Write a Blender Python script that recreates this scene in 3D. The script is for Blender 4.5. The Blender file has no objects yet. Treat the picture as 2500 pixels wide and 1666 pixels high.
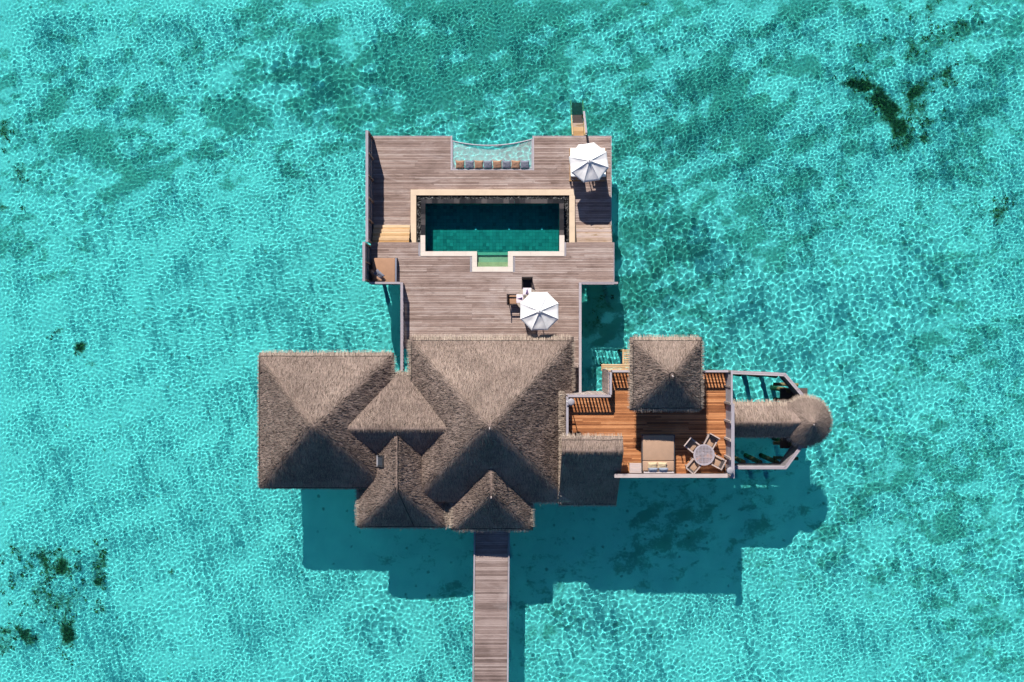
import bpy, bmesh, math, random
import numpy as np
from mathutils import Vector, Matrix, Quaternion

sc = bpy.context.scene
COL = sc.collection
random.seed(7)
RNG = np.random.default_rng(11)

# ------------------------------------------------------------------ camera, sky, sun, exposure
CAM_Z = 62.0            # drone height over the lagoon (water surface z = 0)
FPX = 2430.0            # 35 mm lens expressed in pixels of a 2500 px wide frame
cam = bpy.data.cameras.new('camera')
cam_o = bpy.data.objects.new('camera', cam)
COL.objects.link(cam_o)
cam_o.location = (0, 0, CAM_Z)
cam.sensor_width = 36.0
cam.lens = 36.0 * FPX / 2500.0
cam.clip_end = 2000
sc.camera = cam_o

SUN_DIR = Vector((0.292, -1.145, -1.0))      # the way the light travels
world = bpy.data.worlds.new('World')
sc.world = world
world.use_nodes = True
wn = world.node_tree
sky = wn.nodes.new('ShaderNodeTexSky')
sky.sky_type = 'NISHITA'
sky.sun_disc = False
sky.ozone_density = 3.0
sky.dust_density = 0.3
sky.sun_elevation = math.atan2(1.0, math.hypot(SUN_DIR.x, SUN_DIR.y))
sky.sun_rotation = math.atan2(-SUN_DIR.x, -SUN_DIR.y)
tint = wn.nodes.new('ShaderNodeMix')
tint.data_type = 'RGBA'
tint.blend_type = 'MULTIPLY'
tint.inputs[0].default_value = 1.0
tint.inputs[7].default_value = (0.74, 0.96, 1.28, 1)      # clear tropical sky, a little deeper blue
wn.links.new(sky.outputs[0], tint.inputs[6])
wn.links.new(tint.outputs[2], wn.nodes['Background'].inputs[0])
wn.nodes['Background'].inputs[1].default_value = 0.052
sun = bpy.data.lights.new('sun', 'SUN')
sun.energy = 5.0
sun.angle = math.radians(0.5)
sun.color = (1.0, 0.955, 0.90)
sun.cycles.is_caustics_light = True
sun_o = bpy.data.objects.new('sun', sun)
COL.objects.link(sun_o)
sun_o.rotation_euler = SUN_DIR.to_track_quat('-Z', 'Y').to_euler()
sun_o.location = (-10, 40, 40)
sc.view_settings.view_transform = 'Standard'
sc.view_settings.look = 'None'
sc.view_settings.exposure = 0.42
sc.view_settings.gamma = 1.0
sc.render.engine = 'CYCLES'
sc.cycles.max_bounces = 6
sc.cycles.diffuse_bounces = 2
sc.cycles.glossy_bounces = 2
sc.cycles.transmission_bounces = 5
sc.cycles.transparent_max_bounces = 8
sc.cycles.use_adaptive_sampling = True
sc.cycles.adaptive_threshold = 0.03
sc.cycles.adaptive_min_samples = 16
sc.cycles.use_denoising = True


def P(px, py, z):
    """point of the place seen at that pixel of the photograph, at height z"""
    k = (CAM_Z - z) / FPX
    return ((px - 1250.0) * k, -(py - 833.0) * k)


# ------------------------------------------------------------------ materials
def new_mat(name):
    m = bpy.data.materials.new(name)
    m.use_nodes = True
    nt = m.node_tree
    b = nt.nodes['Principled BSDF']
    b.inputs['Specular IOR Level'].default_value = 0.25
    return m, nt, b


def N(nt, kind, **kw):
    n = nt.nodes.new(kind)
    for k, v in kw.items():
        setattr(n, k, v)
    return n


def math_node(nt, op, a, b=None, clamp=False):
    n = nt.nodes.new('ShaderNodeMath')
    n.operation = op
    n.use_clamp = clamp
    for i, v in enumerate((a, b)):
        if v is None:
            continue
        if isinstance(v, (int, float)):
            n.inputs[i].default_value = v
        else:
            nt.links.new(v, n.inputs[i])
    return n.outputs[0]


def ramp(nt, fac, stops):
    r = nt.nodes.new('ShaderNodeValToRGB')
    el = r.color_ramp.elements
    while len(el) > 1:
        el.remove(el[-1])
    el[0].position = stops[0][0]
    el[0].color = (*stops[0][1], 1)
    for p, c in stops[1:]:
        e = el.new(p)
        e.color = (*c, 1)
    nt.links.new(fac, r.inputs[0])
    return r.outputs[0]


def mix_col(nt, fac, a, b, mode='MIX'):
    n = nt.nodes.new('ShaderNodeMix')
    n.data_type = 'RGBA'
    n.blend_type = mode
    for i, v in ((0, fac), (6, a), (7, b)):
        if isinstance(v, (int, float)):
            n.inputs[i].default_value = v
        elif isinstance(v, tuple):
            n.inputs[i].default_value = (*v, 1)
        else:
            nt.links.new(v, n.inputs[i])
    return n.outputs[2]


def noise(nt, vec, scale, detail=4, rough=0.55, dist=0.0):
    n = nt.nodes.new('ShaderNodeTexNoise')
    n.inputs['Scale'].default_value = scale
    n.inputs['Detail'].default_value = detail
    n.inputs['Roughness'].default_value = rough
    n.inputs['Distortion'].default_value = dist
    if vec is not None:
        nt.links.new(vec, n.inputs['Vector'])
    return n.outputs['Fac']


def scaled_pos(nt, sx, sy, sz, src=None):
    if src is None:
        g = nt.nodes.new('ShaderNodeNewGeometry')
        src = g.outputs['Position']
    m = nt.nodes.new('ShaderNodeMapping')
    m.inputs['Scale'].default_value = (sx, sy, sz)
    nt.links.new(src, m.inputs['Vector'])
    return m.outputs[0]


def bump(nt, b, h, strength, dist):
    n = nt.nodes.new('ShaderNodeBump')
    n.inputs['Strength'].default_value = strength
    n.inputs['Distance'].default_value = dist
    nt.links.new(h, n.inputs['Height'])
    nt.links.new(n.outputs[0], b.inputs['Normal'])


def mat_wood(name, cols, axis='x', rough=0.75, spread=0.55, wear=0.0, stain=None, island=False):
    """weathered boards: each board its own tone, long grain streaks, blotches of wear"""
    m, nt, b = new_mat(name)
    s = (1.1, 16, 16) if axis == 'x' else ((16, 1.1, 16) if axis == 'y' else (16, 16, 1.1))
    streak = noise(nt, scaled_pos(nt, *s), 1.6, 5, 0.65)
    blot = noise(nt, scaled_pos(nt, 1, 1, 1), 0.55, 3, 0.6, 0.6)
    oi = nt.nodes.new('ShaderNodeObjectInfo')
    rnd = oi.outputs['Random']
    if island:
        g = nt.nodes.new('ShaderNodeNewGeometry')
        rnd = g.outputs['Random Per Island']
    v = math_node(nt, 'MULTIPLY', rnd, spread)
    v = math_node(nt, 'ADD', v, math_node(nt, 'MULTIPLY', streak, 0.75))
    v = math_node(nt, 'ADD', v, math_node(nt, 'MULTIPLY', blot, 0.5))
    v = math_node(nt, 'SUBTRACT', v, (spread * 0.5 + 0.62) - 0.5)
    col = ramp(nt, v, [(0.1, cols[0]), (0.5, cols[1]), (0.9, cols[2])])
    if wear:
        # foot-worn and salt-bleached patches, dark damp streaks
        wn1 = noise(nt, scaled_pos(nt, 0.55, 1.3, 1), 0.7, 6, 0.7, 0.8)
        f1 = ramp(nt, wn1, [(0.50, (0, 0, 0)), (0.72, (1, 1, 1))])
        col = mix_col(nt, math_node(nt, 'MULTIPLY', f1, wear), col, (0.56, 0.46, 0.42))
        wn2 = noise(nt, scaled_pos(nt, 0.9, 2.6, 1), 0.9, 6, 0.72, 1.0)
        f2 = ramp(nt, wn2, [(0.54, (0, 0, 0)), (0.74, (1, 1, 1))])
        col = mix_col(nt, math_node(nt, 'MULTIPLY', f2, wear * 1.3), col, (0.13, 0.085, 0.065))
    if stain:
        sn = noise(nt, scaled_pos(nt, 1.4, 5, 5), 0.8, 4, 0.6, 0.4)
        f = ramp(nt, sn, [(0.56, (0, 0, 0)), (0.66, (1, 1, 1))])
        col = mix_col(nt, math_node(nt, 'MULTIPLY', f, 0.75), col, stain)
    nt.links.new(col, b.inputs['Base Color'])
    b.inputs['Roughness'].default_value = rough
    bump(nt, b, streak, 0.35, 0.01)
    return m


def mat_plain(name, col, rough=0.7, var=0.12, scale=6.0, metallic=0.0, bumpy=0.1):
    m, nt, b = new_mat(name)
    n = noise(nt, scaled_pos(nt, 1, 1, 1), scale, 5, 0.6)
    lo = tuple(max(0.0, c * (1 - var * 1.6)) for c in col)
    hi = tuple(min(1.0, c * (1 + var)) for c in col)
    c = ramp(nt, n, [(0.3, lo), (0.7, hi)])
    nt.links.new(c, b.inputs['Base Color'])
    b.inputs['Roughness'].default_value = rough
    b.inputs['Metallic'].default_value = metallic
    if bumpy:
        bump(nt, b, n, bumpy, 0.02)
    return m


def mat_fabric(name, col, var=0.08):
    m, nt, b = new_mat(name)
    n = noise(nt, scaled_pos(nt, 1, 1, 1), 3.5, 4, 0.6)
    w = noise(nt, scaled_pos(nt, 1, 1, 1), 60, 2, 0.5)
    v = math_node(nt, 'ADD', math_node(nt, 'MULTIPLY', n, 0.7), math_node(nt, 'MULTIPLY', w, 0.3))
    c = ramp(nt, v, [(0.3, tuple(x * (1 - 2 * var) for x in col)), (0.7, tuple(min(1, x * (1 + var)) for x in col))])
    nt.links.new(c, b.inputs['Base Color'])
    b.inputs['Roughness'].default_value = 0.9
    b.inputs['Sheen Weight'].default_value = 0.15
    bump(nt, b, n, 0.25, 0.03)
    return m


def mat_thatch(name):
    """bundled palm thatch: streaks run down the fall line (attribute uvt holds along / down the slope)"""
    m, nt, b = new_mat(name)
    at = nt.nodes.new('ShaderNodeAttribute')
    at.attribute_name = 'uvt'
    uv = at.outputs['Vector']
    s1 = noise(nt, scaled_pos(nt, 26, 3.0, 1, uv), 1.0, 5, 0.7)
    s2 = noise(nt, scaled_pos(nt, 9, 2.2, 1, uv), 1.0, 4, 0.6)
    course = noise(nt, scaled_pos(nt, 1.0, 7.0, 1, uv), 1.0, 3, 0.6, 0.3)
    blot = noise(nt, scaled_pos(nt, 1, 1, 1), 0.45, 4, 0.6, 0.5)
    v = math_node(nt, 'ADD', math_node(nt, 'MULTIPLY', s1, 0.62), math_node(nt, 'MULTIPLY', s2, 0.3))
    v = math_node(nt, 'ADD', v, math_node(nt, 'MULTIPLY', course, 0.22))
    v = math_node(nt, 'ADD', v, math_node(nt, 'MULTIPLY', blot, 0.62))
    v = math_node(nt, 'SUBTRACT', v, 0.38)
    c = ramp(nt, v, [(0.18, (0.048, 0.034, 0.029)), (0.42, (0.180, 0.130, 0.108)), (0.62, (0.328, 0.242, 0.198)),
                     (0.85, (0.54, 0.418, 0.335))])
    nt.links.new(c, b.inputs['Base Color'])
    b.inputs['Roughness'].default_value = 0.95
    b.inputs['Specular IOR Level'].default_value = 0.05
    h = math_node(nt, 'ADD', math_node(nt, 'MULTIPLY', s1, 1.0), math_node(nt, 'MULTIPLY', s2, 0.8))
    bump(nt, b, h, 0.7, 0.05)
    return m


def mat_straw(name, lo, hi):
    m, nt, b = new_mat(name)
    g = nt.nodes.new('ShaderNodeNewGeometry')
    mid = tuple((a + c) / 2 for a, c in zip(lo, hi))
    c = ramp(nt, g.outputs['Random Per Island'], [(0.0, lo), (0.55, mid), (1.0, hi)])
    nt.links.new(c, b.inputs['Base Color'])
    b.inputs['Roughness'].default_value = 0.9
    b.inputs['Specular IOR Level'].default_value = 0.05
    return m


def mat_water(name, tint):
    m = bpy.data.materials.new(name)
    m.use_nodes = True
    nt = m.node_tree
    nt.nodes.clear()
    o = nt.nodes.new('ShaderNodeOutputMaterial')
    r = nt.nodes.new('ShaderNodeBsdfGlass')
    r.inputs['Color'].default_value = (*tint, 1)
    r.inputs['Roughness'].default_value = 0.0
    r.inputs['IOR'].default_value = 1.33
    nt.links.new(r.outputs[0], o.inputs[0])
    return m


def mat_seabed():
    m, nt, b = new_mat('sand_and_weed')
    at = nt.nodes.new('ShaderNodeAttribute')
    at.attribute_name = 'weed'
    w = at.outputs['Fac']
    at2 = nt.nodes.new('ShaderNodeAttribute')
    at2.attribute_name = 'reef'
    rf = at2.outputs['Fac']
    fine = noise(nt, scaled_pos(nt, 1, 1, 1), 2.6, 7, 0.74, 0.5)
    clump = noise(nt, scaled_pos(nt, 0.8, 1.15, 1), 1.35, 5, 0.62, 0.5)
    vfine = noise(nt, scaled_pos(nt, 1, 1, 1), 6.0, 6, 0.75, 0.6)
    mid = noise(nt, scaled_pos(nt, 1, 1, 1), 0.6, 4, 0.6, 0.5)
    sand = ramp(nt, mid, [(0.3, (0.64, 0.69, 0.68)), (0.7, (0.76, 0.78, 0.75))])
    # weed shows where its density beats the fine noise
    nn = math_node(nt, 'ADD', math_node(nt, 'MULTIPLY', clump, 0.62), math_node(nt, 'MULTIPLY', vfine, 0.38))
    nn = math_node(nt, 'ADD', math_node(nt, 'MULTIPLY', math_node(nt, 'SUBTRACT', nn, 0.5), 2.7), 0.5)
    t = math_node(nt, 'ADD', nn, math_node(nt, 'MULTIPLY', w, 0.80))
    k = ramp(nt, t, [(0.74, (0, 0, 0)), (1.0, (0.62, 0.62, 0.62)), (1.0, (0.62, 0.62, 0.62))])
    k = math_node(nt, 'ADD', k, math_node(nt, 'MULTIPLY', w, 0.16), True)
    weedc = ramp(nt, mid, [(0.35, (0.085, 0.205, 0.165)), (0.7, (0.13, 0.23, 0.15))])
    col = mix_col(nt, math_node(nt, 'MULTIPLY', k, 0.95), sand, weedc)
    t2 = math_node(nt, 'ADD', math_node(nt, 'MULTIPLY', fine, 0.6), math_node(nt, 'MULTIPLY', vfine, 0.6))
    t2 = math_node(nt, 'ADD', t2, math_node(nt, 'MULTIPLY', rf, 0.5))
    k2 = ramp(nt, t2, [(0.78, (0, 0, 0)), (1.02, (1, 1, 1))])
    col = mix_col(nt, math_node(nt, 'MULTIPLY', k2, 0.95), col, (0.10, 0.108, 0.042))
    k3 = math_node(nt, 'MULTIPLY', k2, ramp(nt, rf, [(0.75, (0, 0, 0)), (1.1, (1, 1, 1))]))
    col = mix_col(nt, math_node(nt, 'MULTIPLY', k3, 0.9), col, (0.03, 0.04, 0.018))
    # scattered small coral rubble
    vo = nt.nodes.new('ShaderNodeTexVoronoi')
    vo.inputs['Scale'].default_value = 1.1
    nt.links.new(scaled_pos(nt, 1, 1, 0), vo.inputs['Vector'])
    d = math_node(nt, 'ADD', vo.outputs['Distance'], math_node(nt, 'MULTIPLY', fine, 0.35))
    rub = ramp(nt, d, [(0.24, (1, 1, 1)), (0.31, (0, 0, 0))])
    col = mix_col(nt, math_node(nt, 'MULTIPLY', rub, 0.6), col, (0.12, 0.13, 0.10))
    nt.links.new(col, b.inputs['Base Color'])
    b.inputs['Roughness'].default_value = 1.0
    b.inputs['Specular IOR Level'].default_value = 0.0
    return m


M = {}
M['thatch'] = mat_thatch('thatch')
M['straw'] = mat_straw('loose_straw', (0.085, 0.062, 0.052), (0.385, 0.295, 0.235))
M['fringe'] = mat_straw('fringe_straw', (0.24, 0.18, 0.14), (0.60, 0.48, 0.375))
M['deck'] = mat_wood('weathered_decking', ((0.155, 0.100, 0.080), (0.345, 0.243, 0.200), (0.545, 0.435, 0.378)), 'x', 0.75, 0.42, 0.5)
M['walk'] = mat_wood('walkway_boards', ((0.125, 0.086, 0.073), (0.265, 0.190, 0.163), (0.40, 0.308, 0.272)), 'x', 0.75, 0.65, 0.35)
M['terrace'] = mat_wood('oiled_hardwood', ((0.20, 0.070, 0.028), (0.44, 0.17, 0.065), (0.66, 0.30, 0.13)), 'x', 0.5, 0.7)
M['step'] = mat_wood('golden_step_wood', ((0.26, 0.13, 0.045), (0.50, 0.30, 0.13), (0.66, 0.46, 0.26)), 'x', 0.65, 0.4)
M['step_light'] = mat_wood('pale_step_wood', ((0.36, 0.20, 0.09), (0.60, 0.41, 0.23), (0.74, 0.56, 0.36)), 'x', 0.65, 0.4)
M['step_worn'] = mat_wood('worn_step_wood', ((0.20, 0.12, 0.06), (0.42, 0.30, 0.22), (0.56, 0.45, 0.38)), 'x', 0.7, 0.4, stain=(0.24, 0.15, 0.05))
M['greywood'] = mat_wood('silvered_timber', ((0.20, 0.175, 0.19), (0.33, 0.295, 0.315), (0.46, 0.42, 0.44)), 'y', 0.8, 0.3)
M['greywood_x'] = mat_wood('silvered_timber_rail', ((0.24, 0.20, 0.21), (0.38, 0.33, 0.345), (0.52, 0.46, 0.47)), 'x', 0.8, 0.3)
M['panel'] = mat_wood('screen_boards', ((0.13, 0.115, 0.12), (0.22, 0.195, 0.20), (0.32, 0.285, 0.285)), 'z', 0.8, 0.35)
M['post'] = mat_wood('screen_posts', ((0.12, 0.085, 0.06), (0.22, 0.16, 0.12), (0.32, 0.25, 0.2)), 'z', 0.8, 0.3)
M['palewood'] = mat_wood('bleached_boards', ((0.36, 0.285, 0.26), (0.52, 0.43, 0.40), (0.66, 0.57, 0.53)), 'x', 0.8, 0.3)
M['wallwood'] = mat_wood('villa_wall_boards', ((0.24, 0.185, 0.165), (0.40, 0.325, 0.29), (0.52, 0.43, 0.38)), 'z', 0.8, 0.4)
M['golden'] = mat_wood('golden_slats', ((0.36, 0.20, 0.08), (0.55, 0.36, 0.18), (0.70, 0.52, 0.32)), 'x', 0.7, 0.4)
M['log'] = mat_wood('algae_grown_piles', ((0.03, 0.05, 0.025), (0.10, 0.11, 0.05), (0.28, 0.19, 0.08)), 'z', 0.9, 0.3)
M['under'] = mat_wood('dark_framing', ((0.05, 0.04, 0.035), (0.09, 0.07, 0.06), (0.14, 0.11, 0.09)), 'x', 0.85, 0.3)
M['coping'] = mat_plain('cream_limestone', (0.69, 0.53, 0.375), 0.7, 0.05, 2.0)
M['coping2'] = mat_plain('pale_limestone', (0.70, 0.60, 0.505), 0.7, 0.05, 2.0)
M['pebble'] = mat_straw('black_pebbles', (0.008, 0.008, 0.009), (0.16, 0.155, 0.15))
_r = [n_ for n_ in M['pebble'].node_tree.nodes if n_.type == 'VALTORGB'][0].color_ramp
_r.elements[1].position = 0.68
_r.elements[1].color = (0.05, 0.05, 0.05, 1)
_r.elements[2].color = (0.42, 0.41, 0.39, 1)
M['gutter'] = mat_plain('gutter_bed', (0.015, 0.015, 0.016), 0.9, 0.2, 8)
M['slate'] = mat_wood('dark_slate', ((0.008, 0.008, 0.010), (0.028, 0.025, 0.027), (0.09, 0.075, 0.07)), 'x', 0.5, 1.1)
M['white_cloth'] = mat_fabric('white_canvas', (0.82, 0.785, 0.75), 0.03)
M['white_pad'] = mat_fabric('white_padding', (0.85, 0.82, 0.78), 0.03)
M['tan'] = mat_fabric('tan_canvas', (0.43, 0.272, 0.178), 0.06)
M['brown'] = mat_fabric('brown_canvas', (0.40, 0.225, 0.135), 0.07)
M['terracotta'] = mat_fabric('terracotta_cushion', (0.42, 0.235, 0.145), 0.07)
M['slateblue'] = mat_fabric('slate_cushion', (0.22, 0.225, 0.27), 0.08)
M['paleblue'] = mat_fabric('pale_blue_cushion', (0.29, 0.315, 0.365), 0.06)
M['yellow'] = mat_fabric('straw_yellow_cushion', (0.66, 0.50, 0.30), 0.05)
M['darkwicker'] = mat_plain('dark_wicker', (0.045, 0.032, 0.030), 0.6, 0.4, 30)
M['greywicker'] = mat_plain('grey_wicker', (0.10, 0.085, 0.085), 0.6, 0.4, 30)
M['teak'] = mat_wood('teak_frame', ((0.26, 0.13, 0.045), (0.44, 0.25, 0.10), (0.56, 0.36, 0.17)), 'x', 0.55, 0.3)
M['paleteak'] = mat_wood('silvered_teak', ((0.32, 0.24, 0.205), (0.45, 0.35, 0.305), (0.56, 0.455, 0.41)), 'x', 0.6, 0.3)
M['greyteak'] = mat_wood('greyed_table_top', ((0.24, 0.205, 0.215), (0.36, 0.31, 0.325), (0.47, 0.415, 0.43)), 'x', 0.5, 0.3)
M['metal'] = mat_plain('dark_metal', (0.10, 0.10, 0.105), 0.45, 0.2, 10, 0.6)
M['shade'] = mat_plain('grey_lamp_shade', (0.33, 0.305, 0.32), 0.6, 0.1, 4)
M['lampwhite'] = mat_plain('white_metal', (0.75, 0.72, 0.68), 0.5, 0.05, 4)
M['napkin'] = mat_fabric('purple_napkin', (0.09, 0.035, 0.17), 0.06)
M['mat'] = mat_fabric('pale_placemat', (0.80, 0.70, 0.70), 0.04)
M['matline'] = mat_fabric('purple_print', (0.36, 0.26, 0.45), 0.04)
M['tabletop'] = mat_plain('glass_table_top', (0.42, 0.34, 0.27), 0.25, 0.2, 3)
M['net'] = mat_plain('white_netting', (0.62, 0.60, 0.58), 0.8, 0.05, 6)
M['rope'] = mat_plain('grey_rope', (0.42, 0.40, 0.42), 0.85, 0.15, 12)
M['cord'] = mat_plain('black_cable', (0.02, 0.02, 0.02), 0.6, 0.1, 6)
M['skyglass'] = mat_plain('skylight_glass', (0.05, 0.06, 0.075), 0.08, 0.15, 2, 0.0, 0)
M['pooltile'] = None
M['stepgreen'] = mat_plain('pale_green_stone', (0.40, 0.56, 0.42), 0.8, 0.08, 3)
M['stepcream'] = mat_plain('cream_step_stone', (0.58, 0.56, 0.35), 0.8, 0.08, 3)
M['light'] = mat_plain('pool_light_lens', (0.95, 0.97, 0.95), 0.4, 0.02, 3)
M['seabed'] = mat_seabed()
M['sea'] = mat_water('lagoon_water', (0.39, 0.95, 0.93))
M['shallowwater'] = mat_water('shallow_pool_water', (0.78, 0.97, 0.87))
M['poolwater'] = mat_water('pool_water', (0.26, 0.97, 0.93))
M['seagrass'] = mat_straw('seagrass', (0.05, 0.065, 0.018), (0.24, 0.25, 0.09))
M['coral'] = mat_plain('reef_rock', (0.10, 0.10, 0.055), 0.95, 0.5, 4, 0, 0.5)


def _pooltile():
    m, nt, b = new_mat('pool_tiles')
    g = nt.nodes.new('ShaderNodeNewGeometry')
    c = ramp(nt, g.outputs['Random Per Island'], [(0.0, (0.07, 0.16, 0.15)), (0.2, (0.10, 0.23, 0.21)), (0.8, (0.125, 0.275, 0.25)), (1.0, (0.15, 0.31, 0.275))])
    nt.links.new(c, b.inputs['Base Color'])
    b.inputs['Roughness'].default_value = 0.8
    return m


M['pooltile'] = _pooltile()


# ------------------------------------------------------------------ object helpers
def prop(o, label=None, cat=None, group=None, kind=None):
    for k, v in (('label', label), ('category', cat), ('group', group), ('kind', kind)):
        if v:
            o[k] = v
    return o


def empty(name, loc, rz=0.0, label=None, cat=None, group=None, kind=None, parent=None):
    o = bpy.data.objects.new(name, None)
    o.empty_display_size = 0.2
    COL.objects.link(o)
    o.location = loc
    o.rotation_euler = (0, 0, rz)
    o.parent = parent
    return prop(o, label, cat, group, kind)


def link(name, me, parent=None, loc=(0, 0, 0)):
    o = bpy.data.objects.new(name, me)
    COL.objects.link(o)
    o.parent = parent
    o.location = loc
    return o


def np_mesh(name, V, F, mat, smooth=False, uvt=None):
    """mesh from numpy arrays; F is (n,3) or (n,4)"""
    V = np.asarray(V, dtype=np.float32)
    F = np.asarray(F, dtype=np.int32)
    me = bpy.data.meshes.new(name)
    me.vertices.add(len(V))
    me.vertices.foreach_set('co', V.ravel())
    me.loops.add(F.size)
    me.loops.foreach_set('vertex_index', F.ravel())
    me.polygons.add(len(F))
    me.polygons.foreach_set('loop_start', np.arange(0, F.size, F.shape[1], dtype=np.int32))
    me.polygons.foreach_set('use_smooth', np.full(len(F), smooth, dtype=bool))
    if uvt is not None:
        a = me.attributes.new('uvt', 'FLOAT_VECTOR', 'POINT')
        a.data.foreach_set('vector', np.asarray(uvt, dtype=np.float32).ravel())
    me.update()
    if mat is not None:
        me.materials.append(mat)
    return me


_box = {}


def box_mesh(mat):
    if mat.name not in _box:
        me = bpy.data.meshes.new('board')
        bm = bmesh.new()
        bmesh.ops.create_cube(bm, size=1.0)
        bm.to_mesh(me)
        bm.free()
        me.materials.append(mat)
        _box[mat.name] = me
    return _box[mat.name]


def box(name, parent, c, s, mat, rot=(0, 0, 0)):
    """board from the shared unit box; c is local to the parent"""
    o = link(name, box_mesh(mat), parent, c)
    o.scale = s
    o.rotation_euler = rot
    return o


def wbox(name, parent, lo, hi, mat):
    """box between two world corners under an unrotated parent"""
    pl = parent.location if parent is not None else Vector((0, 0, 0))
    if parent is not None and parent.parent is not None:
        pl = pl + parent.parent.location
    c = [(a + b) / 2 - p for a, b, p in zip(lo, hi, pl)]
    return box(name, parent, c, [abs(b - a) for a, b in zip(lo, hi)], mat)


def beam(name, parent, a, b, w, h, mat):
    """square-section bar from a to b (local), w across, h deep"""
    a, b = Vector(a), Vector(b)
    d = b - a
    o = link(name, box_mesh(mat), parent, (a + b) / 2)
    q = d.to_track_quat('X', 'Z')
    o.rotation_mode = 'QUATERNION'
    o.rotation_quaternion = q
    o.scale = (d.length, w, h)
    return o


_cyl = {}


def cyl_mesh(mat, n=12):
    k = (mat.name, n)
    if k not in _cyl:
        me = bpy.data.meshes.new('round_bar')
        bm = bmesh.new()
        bmesh.ops.create_cone(bm, cap_ends=True, segments=n, radius1=0.5, radius2=0.5, depth=1.0)
        for f in bm.faces:
            f.smooth = len(f.verts) == 4
        bm.to_mesh(me)
        bm.free()
        me.materials.append(mat)
        _cyl[k] = me
    return _cyl[k]


def rod(name, parent, a, b, d, mat, n=10):
    a, b = Vector(a), Vector(b)
    v = b - a
    o = link(name, cyl_mesh(mat, n), parent, (a + b) / 2)
    o.rotation_mode = 'QUATERNION'
    o.rotation_quaternion = v.to_track_quat('Z', 'Y')
    o.scale = (d, d, v.length)
    return o


def rbox_mesh(name, s, bev, mat, seg=3):
    me = bpy.data.meshes.new(name)
    bm = bmesh.new()
    bmesh.ops.create_cube(bm, size=1.0)
    bmesh.ops.scale(bm, vec=s, verts=bm.verts)
    bmesh.ops.bevel(bm, geom=bm.edges[:], offset=bev, segments=seg, profile=0.5, affect='EDGES')
    for f in bm.faces:
        f.smooth = True
    bm.to_mesh(me)
    bm.free()
    me.materials.append(mat)
    return me


def rbox(name, parent, c, s, bev, mat, rot=(0, 0, 0)):
    o = link(name, rbox_mesh(name, s, bev, mat), parent, c)
    o.rotation_euler = rot
    return o


def pillow_mesh(name, w, d, t, mat, seed=0, n=12):
    r = np.random.default_rng(seed)
    u = np.linspace(-1, 1, n)
    U, Vv = np.meshgrid(u, u)
    pinch = 1 - 0.10 * (1 - U ** 2) * np.abs(Vv) ** 3
    pinch2 = 1 - 0.10 * (1 - Vv ** 2) * np.abs(U) ** 3
    X = U * w / 2 * pinch2
    Y = Vv * d / 2 * pinch
    Z = t / 2 * np.sqrt(np.clip((1 - U ** 4) * (1 - Vv ** 4), 0, 1))
    Z = Z * (1 + 0.12 * r.standard_normal(Z.shape))
    top = np.stack([X, Y, Z], -1).reshape(-1, 3)
    bot = np.stack([X, Y, -Z], -1).reshape(-1, 3)
    i = np.arange(n * n).reshape(n, n)
    q = np.stack([i[:-1, :-1], i[:-1, 1:], i[1:, 1:], i[1:, :-1]], -1).reshape(-1, 4)
    return np_mesh(name, np.vstack([top, bot]), np.vstack([q, q[:, ::-1] + n * n]), mat, True)


def cable(name, parent, pts, d, mat):
    cu = bpy.data.curves.new(name, 'CURVE')
    cu.dimensions = '3D'
    cu.bevel_depth = d / 2
    cu.bevel_resolution = 1
    s = cu.splines.new('POLY')
    s.points.add(len(pts) - 1)
    for p, q in zip(s.points, pts):
        p.co = (*q, 1)
    o = bpy.data.objects.new(name, cu)
    COL.objects.link(o)
    dg = bpy.context.evaluated_depsgraph_get()
    me = bpy.data.meshes.new_from_object(o.evaluated_get(dg))
    bpy.data.objects.remove(o)
    me.materials.clear()
    me.materials.append(mat)
    for p in me.polygons:
        p.use_smooth = True
    return link(name, me, parent)


def copy_tree(o, parent=None):
    c = o.copy()
    COL.objects.link(c)
    c.parent = parent
    for ch in o.children:
        copy_tree(ch, c)
    return c


def receive(o):
    """let the focused sunlight under the waves fall on this"""
    if o.type == 'MESH':
        o.cycles.is_caustics_receiver = True
    for ch in o.children:
        receive(ch)


# levels of the place
Z_BED = -2.1
Z_SUN = 1.2       # sun deck by the net, seaward
Z_DIN = 2.1       # dining deck, villa floor, walkway
Z_TER = 5.2       # roof terrace


# ------------------------------------------------------------------ the lagoon
def spectrum_field(nx, ny, st, l0, width, seed, aniso=1.0, ang=0.0, pw=1.0):
    r = np.random.default_rng(seed)
    kx = np.fft.fftfreq(nx, st) * 2 * np.pi
    ky = np.fft.fftfreq(ny, st) * 2 * np.pi
    KX, KY = np.meshgrid(kx, ky)
    A = KX * math.cos(ang) + KY * math.sin(ang)
    B = (-KX * math.sin(ang) + KY * math.cos(ang)) / aniso
    K = np.hypot(A, B) + 1e-9
    S = np.exp(-0.5 * (np.log(K * l0 / (2 * np.pi)) / width) ** 2)
    Z = np.real(np.fft.ifft2(np.fft.fft2(r.standard_normal((ny, nx))) * S / K ** pw))
    return Z


def norm_slope(Z, st):
    g = np.gradient(Z, st)
    return Z / np.sqrt(np.mean(g[0] ** 2 + g[1] ** 2))


def norm_std(Z):
    return (Z - Z.mean()) / Z.std()


def sheet(name, X, Y, Z, mat, attrs=None):
    ny, nx = X.shape
    i = np.arange(nx * ny).reshape(ny, nx)
    F = np.stack([i[:-1, :-1], i[:-1, 1:], i[1:, 1:], i[1:, :-1]], -1).reshape(-1, 4)
    me = np_mesh(name, np.stack([X, Y, Z], -1).reshape(-1, 3), F, mat, True)
    for k, v in (attrs or {}).items():
        a = me.attributes.new(k, 'FLOAT', 'POINT')
        a.data.foreach_set('value', np.asarray(v, np.float32).ravel())
    return link(name, me)


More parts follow.
